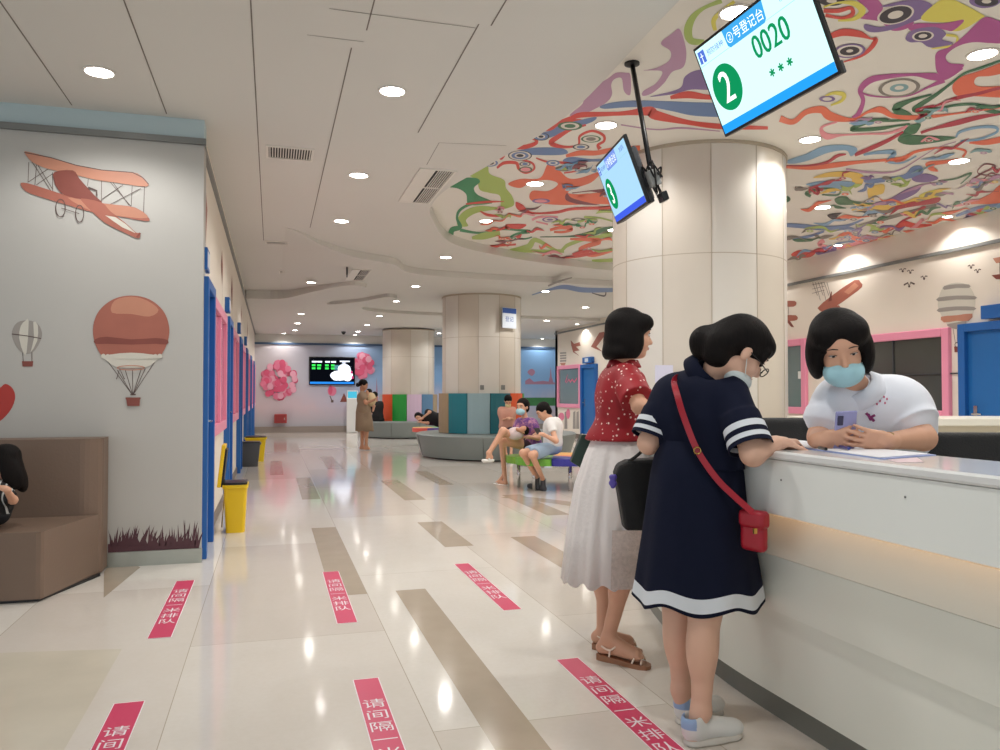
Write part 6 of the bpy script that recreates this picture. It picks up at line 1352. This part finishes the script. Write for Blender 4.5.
# ---------------------------------------------------------------- family on the stool
def seated(lab, D, head, fwd, hip, shc, side, arms, legs, shirt, pants, sk=BM, k=.9, hairp='short', h=.013, sleeve=.55, pant=.75, mask=None, up=(0, 0, 1), hk=1.0, shoes=None, shirtm=None, bodyinf=.02):
    r = person(P(hip[0], 450, D + (hip[2] if len(hip) > 2 else 0)), lab); Q = lambda p: P(p[0], p[1], D + (p[2] if len(p) > 2 else 0))
    b = Blob(.02); H = Head(Q(head), fwd, up, hk); hc, s0 = Q(hip), Q(shc); side = nrm(side); torso(b, hc, s0, side, k=k); b.cap(s0, H.w(0, -.02, -.07), .045 * k, .045 * k, .03); H.add(b)
    B = Blob(.035); torso(B, hc, s0, side, inf=bodyinf, t0=.1, k=k * 1.05); P_ = Blob(.03); P_.cap(hc - side * .07 * k, hc + side * .07 * k, .115 * k, .115 * k)
    for q, (e, w_, hd) in zip((1, -1), arms):
        sh = s0 + side * .155 * k * q; e, w_ = Q(e), Q(w_); arm(b, sh, e, w_, k); hand(b, w_, hd, D3(0, .2, -1), -q, .9 * k, (.4, .5, .4)); v = e - sh; B.cap(sh, sh + v * sleeve * .5, .058 * k, .062 * k); B.cyl(sh + v * .2 * sleeve, sh + v * sleeve, .062 * k, .068 * k, .02)
    for q, L in zip((1, -1), legs):
        kn, an, to = Q(L[0]), Q(L[1]), Q(L[2]); hp = hc + side * .085 * k * q; leg(b, hp, kn, an, k); foot(b, an, to, k) if shoes is None else b.cap(an, an - ZU * .04, .03 * k, .028 * k); v = kn - hp; P_.cap(hp, hp + v * pant * .8, .098 * k, .085 * k); P_.cyl(hp + v * pant * .5, hp + v * pant, .09 * k, .088 * k, .02)
        d = nrm(A(to[0] - an[0], to[1] - an[1], 0)); s = np.cross(d, ZU); R = np.stack([s, d, ZU], 1); z0 = to[2] - .02
        S = Blob(.02)
        if shoes is None: S.cap(A(an[0], an[1], z0) - d * .04, A(to[0], to[1], z0) + d * .0, .034, .036); S.cut(A(0, 0, z0 + .012), ZU); blob_obj(S, 'sandal_sole', WHITE, r, h); m = MB(); m.tube([A(to[0], to[1], z0) - d * .06 + s * .035, A(to[0], to[1], z0 + .055) - d * .07, A(to[0], to[1], z0) - d * .06 - s * .035], .014, n=6); wb(m, r, 'sandal_strap', WHITE, smooth=True)
        else: S.cap(A(an[0], an[1], z0 + .04) - d * .02, A(to[0], to[1], z0 + .03) - d * .02, .04, .036); S.cap(A(an[0], an[1], z0 + .05), an, .035, .035); S.cut(A(0, 0, z0), -ZU); blob_obj(S, 'shoe', shoes, r, h)
    ex = MB(); H.feats(ex, down=1); blob_obj(b, 'body', sk, r, h, extra=ex); blob_obj(B, 'shirt', shirt, r, h); blob_obj(P_, 'shorts', pants, r, h)
    w = H.w; g = Blob(.02); g.ell(w(0, -.02, .042), A(.084, .1, .086) * hk, H.R); g.ell(w(0, -.055, -.02), A(.075, .055, .07) * hk, H.R)
    if hairp == 'bun': g.ell(w(0, -.12, .03), A(.045, .045, .045) * hk, H.R)
    if hairp == 'long':
        for q in (-1, 1): g.ell(w(q * .07, -.02, -.07), A(.03, .055, .11) * hk, H.R)
        g.ell(w(0, -.06, -.1), A(.09, .05, .12) * hk, H.R)
    g.ell(w(0, .115, -.03), A(.064, .068, .086) * hk, H.R, .01, 'd'); blob_obj(g, 'hair', HAIR, r, h * .8)
    if mask: g = Blob(.01); g.ell(w(0, .058, -.058), A(.064, .064, .055) * hk, H.R); blob_obj(g, 'face_mask', mask, r, h * .8)
    return r
def batik():
    m = mat('purple_batik', (124, 84, 150), .7); g = NT(m); n = g.n('ShaderNodeTexNoise', Scale=14., Detail=3., Distortion=1.5); g.l(g.tc.outputs['Object'], n.inputs['Vector'])
    f = g.math('MULTIPLY_ADD', n.outputs['Fac'], 5, -2.3, clamp=True); g.l(g.mix(f, rgb(104, 60, 132), rgb(186, 130, 150)), g.b.inputs['Base Color']); return m
seated('woman in purple patterned top and blue face mask sitting cross-legged on the coloured stool', 10.7, (522.5, 407), D3(-.55, -.83, -.05), (531, 447), (526, 422.5), D3(-.6, .8, 0) * -1 * -1,
       [((514, 437, -.05), (518, 436, -.2), D3(.3, -.6, 0)), ((538, 438, -.15), (528, 437, -.25), D3(-.8, -.3, 0))],
       [((503, 431, -.4), (489, 453, -.48), (484, 458.5, -.5)), ((502, 441, -.2), (504.5, 475, .1), (495.5, 482.5, .25))], batik(), cloth('dark_pattern_shorts', (60, 36, 52)), k=.94, hairp='bun', pant=.35, mask=mat('blue_mask', (166, 212, 224), .7, bump=.3, bscale=50), hk=.98)
seated('boy in white T-shirt and pale denim shorts on the stool, head bent over a phone', 10.2, (543.5, 411.5), D3(-.8, -.2, -.55), (553, 447), (553, 422), D3(-.35, -.93, 0) * -1,
       [((552, 439, .2), (541, 434, .1), D3(-.9, -.2, .1)), ((556, 441, -.3), (542, 434, -.34), D3(-.9, .1, .1))],
       [((523, 453, -.28), (537, 478, .0), (529, 486.5, .25)), ((532, 455, -.42), (543, 479.5, -.05), (533, 488.5, .15))], cloth('white_tshirt', (226, 226, 224)), cloth('pale_denim', (150, 172, 194)), k=.88, hairp='short', pant=.85, up=D3(-.5, 0, .8), shoes=mat('dark_shoe', (62, 64, 70), .6), hk=.96)
q = P(538, 431, 9.9); r = empty('smartphone', q, 'small dark phone in the hands of the boy in white', 'phone'); m = MB(); m.box((0, 0, 0), (.035, .07, .005), 0, np.array(Matrix.Rotation(.5, 3, 'X')), bev=.003); m.build('phone_body', BLACK, r)
seated('child in peach top and navy shorts sitting on the grey curved bench behind the family', 14.75, (508, 401), D3(.1, -.75, -.6), (507, 430), (507, 409.5), D3(-1, 0, 0),
       [((501, 420), (507, 419, -.2), D3(.6, -.5, 0)), ((514, 419), (509, 418, -.2), D3(-.6, -.5, 0))],
       [((503, 433, -.4), (506, 454, -.55), (505, 461, -.7)), ((512, 433, -.4), (511, 454, -.55), (511, 461, -.7))], cloth('peach_top', (214, 160, 142)), cloth('navy_shorts', (44, 40, 62)), k=.8, mask=mat('cream_mask', (220, 206, 160), .7), hk=.9)
# baby on the mother's lap
def blobchild(lab, parts, hairc, h=.012, body=None):
    pass
r = person(P(523, 434, 10.4), 'baby with dark hair lying in the lap of the woman in purple'); r.location.z = 0
b = Blob(.02); H = Head(P(523.5, 430.5, 10.35), D3(-.2, -.6, .7), D3(.8, -.1, .5), .62); H.add(b); c = P(517, 433, 10.4); b.ell(c, (.1, .07, .07)); b.cap(c, P(509, 434, 10.35), .05, .035); b.cap(c + RT * .03, P(517, 429, 10.3), .025, .02); b.cap(P(509, 434, 10.35), P(504, 436, 10.33), .035, .025)
ex = MB(); H.feats(ex); blob_obj(b, 'body', BMT, r, .009, extra=ex); g = Blob(.01); g.ell(H.w(0, -.02, .04), A(.088, .1, .088) * .62, H.R); g.ell(H.w(0, .12, -.03), A(.07, .07, .09) * .62, H.R, .01, 'd'); blob_obj(g, 'hair', HAIR, r, .008)
g = Blob(.02); g.ell(P(515.5, 433.5, 10.39), (.115, .085, .085)); blob_obj(g, 'romper', cloth('pale_romper', (214, 196, 196)), r, .01)
# ---------------------------------------------------------------- woman in beige with a small child, far away
def beige():
    D = 17.4; Q = lambda x, y, d=0: P(x, y, D + d); r = person(Q(363, 450), 'woman in beige dress standing far down the hall holding a small child'); b = Blob(.02)
    H = Head(Q(363.5, 385), D3(.95, -.1, -.3)); hc, s0 = Q(363.5, 412), Q(362.5, 394.5); side = D3(.1, -1, 0); torso(b, hc, s0, side, k=.95); H.add(b); b.cap(s0, H.w(0, -.02, -.07), .045, .045)
    for q, e, w_ in ((1, Q(366, 403, -.2), Q(374, 400, -.2)), (-1, Q(366, 403, .2), Q(374, 402, .15))): arm(b, s0 + side * .15 * q, e, w_); hand(b, w_, D3(.6, 0, .5), D3(.5, 0, -.3), -q, .9)
    for q, kx, ax, tx in ((1, 366.5, 366, 371.5), (-1, 362.5, 362, 367)):
        kn, an = Q(kx, 430.5, -.05 * q), Q(ax, 445.5, -.05 * q); leg(b, hc + side * .08 * q, kn, an); to = Q(tx, 449, -.05 * q); foot(b, an, A(to[0], to[1], .03))
    ex = MB(); H.feats(ex); blob_obj(b, 'body', BMT, r, .014, extra=ex)
    B = Blob(.04); torso(B, hc, s0, side, inf=.025, k=1.0)
    for q, e in ((1, Q(366, 403, -.2)), (-1, Q(366, 403, .2))): sh = s0 + side * .15 * q; B.cap(sh, sh + (e - sh) * .4, .06, .065)
    BG = cloth('beige_dress_cloth', (150, 128, 106)); blob_obj(B, 'dress_top', BG, r, .014)
    wb(skirt_mb([(Q(363.5, 404), .14, .12, 0), (Q(363.5, 412), .17, .16, 0), (Q(364, 420), .185, .17, 0), (Q(364.5, 431), .2, .185, 0)], 6, .05, 60, 2), r, 'skirt', BG, smooth=True)
    g = Blob(.02); w = H.w; g.ell(w(0, -.02, .042), (.086, .102, .088), H.R); g.ell(w(0, -.12, -.03), (.05, .05, .05), H.R); g.ell(w(0, .115, -.04), (.064, .068, .086), H.R, .01, 'd'); blob_obj(g, 'hair', HAIR, r, .011)
    r = person(Q(372, 401), 'small child in pale clothes carried in the arms of the woman in beige'); b = Blob(.02); H = Head(Q(368.5, 392.5, .02), D3(-.5, -.5, .1), ZU, .7); H.add(b); c = Q(371.5, 399.5); b.ell(c, (.09, .1, .15)); b.cap(c + ZU * -.08, Q(374, 406), .045, .03); b.cap(Q(374, 406), Q(373, 411), .03, .022); b.cap(c + ZU * .08, H.w(0, 0, -.07), .03, .03); b.cap(c + ZU * .06, Q(366, 397, -.1), .025, .02)
    ex = MB(); H.feats(ex); blob_obj(b, 'body', BM, r, .012, extra=ex); g = Blob(.02); g.ell(c, (.1, .11, .155)); blob_obj(g, 'romper', cloth('cream_romper', (222, 200, 160)), r, .012); g = Blob(.01); g.ell(H.w(0, -.02, .04), A(.088, .1, .088) * .7, H.R); g.ell(H.w(0, .12, -.03), A(.07, .07, .09) * .7, H.R, .01, 'd'); blob_obj(g, 'hair', HAIR, r, .01)
beige()
seated('person in black sitting on the far grey bench behind the woman in beige', 22.3, (375, 396), D3(.3, .9, -.2), (378, 419), (377, 403), D3(.9, -.3, 0),
       [((380.5, 413), (381, 417, .1), D3(.3, .9, 0)), ((373, 413), (375, 418, .2), D3(.3, .9, 0))], [((382, 420, .3), (383, 434, .4), (384, 437, .5)), ((378, 420, .35), (378, 434, .45), (378, 437, .55))], cloth('black_top', (18, 18, 22)), cloth('black_trousers', (20, 20, 24)), k=.9, hairp='short', h=.02, sleeve=.95, pant=1.0, shoes=BLACK)
seated('person in black top slumped sideways asleep on the small coloured stool', 18.9, (419, 417), D3(-.3, -.8, -.4), (440, 420.5), (427, 416.5), D3(.1, -.4, .9),
       [((430, 412, -.15), (421, 419, -.25), D3(-.9, 0, -.2)), ((428, 423, -.1), (420, 422, -.2), D3(-.9, 0, 0))], [((446, 424, -.2), (446, 438, -.15), (449, 441.2, -.15)), ((448, 424, .1), (449, 438, .15), (452, 441, .15))], cloth('black_top', (18, 18, 22)), cloth('grey_skirt_cloth', (70, 60, 64)), k=.9, hairp='long', h=.017, sleeve=.35, up=D3(-.8, 0, .5))
STR = mat('striped_top', (22, 22, 26), .7); g_ = NT(STR); wv_ = g_.n('ShaderNodeTexWave', Scale=9., Distortion=2.5); wv_.inputs['Detail'].default_value = 1; g_.l(g_.tc.outputs['Object'], wv_.inputs['Vector']); g_.l(g_.mix(g_.math('GREATER_THAN', wv_.outputs['Fac'], .82), rgb(16, 16, 20), rgb(190, 192, 190)), g_.b.inputs['Base Color'])
seated('child in striped black and white top on the sofa at the left edge', 4.94, (3, 464), D3(-.8, -.55, -.3), (-4, 512), (-3, 489), D3(-.6, .8, 0) * -1,
       [((13, 500, -.08), (6, 489, -.2), D3(-.9, -.1, .3)), ((-18, 500, 0), (-10, 492, -.1), D3(.3, -.3, .6))], [((-45, 522, -.15), (-48, 560, -.3), (-60, 595, -.35)), ((-30, 522, -.25), (-34, 560, -.38), (-46, 600, -.42))], STR, cloth('black_trousers', (20, 20, 24)), k=.66, hairp='long', h=.007, sleeve=.9, pant=1.0, hk=.95, shoes=BLACK)
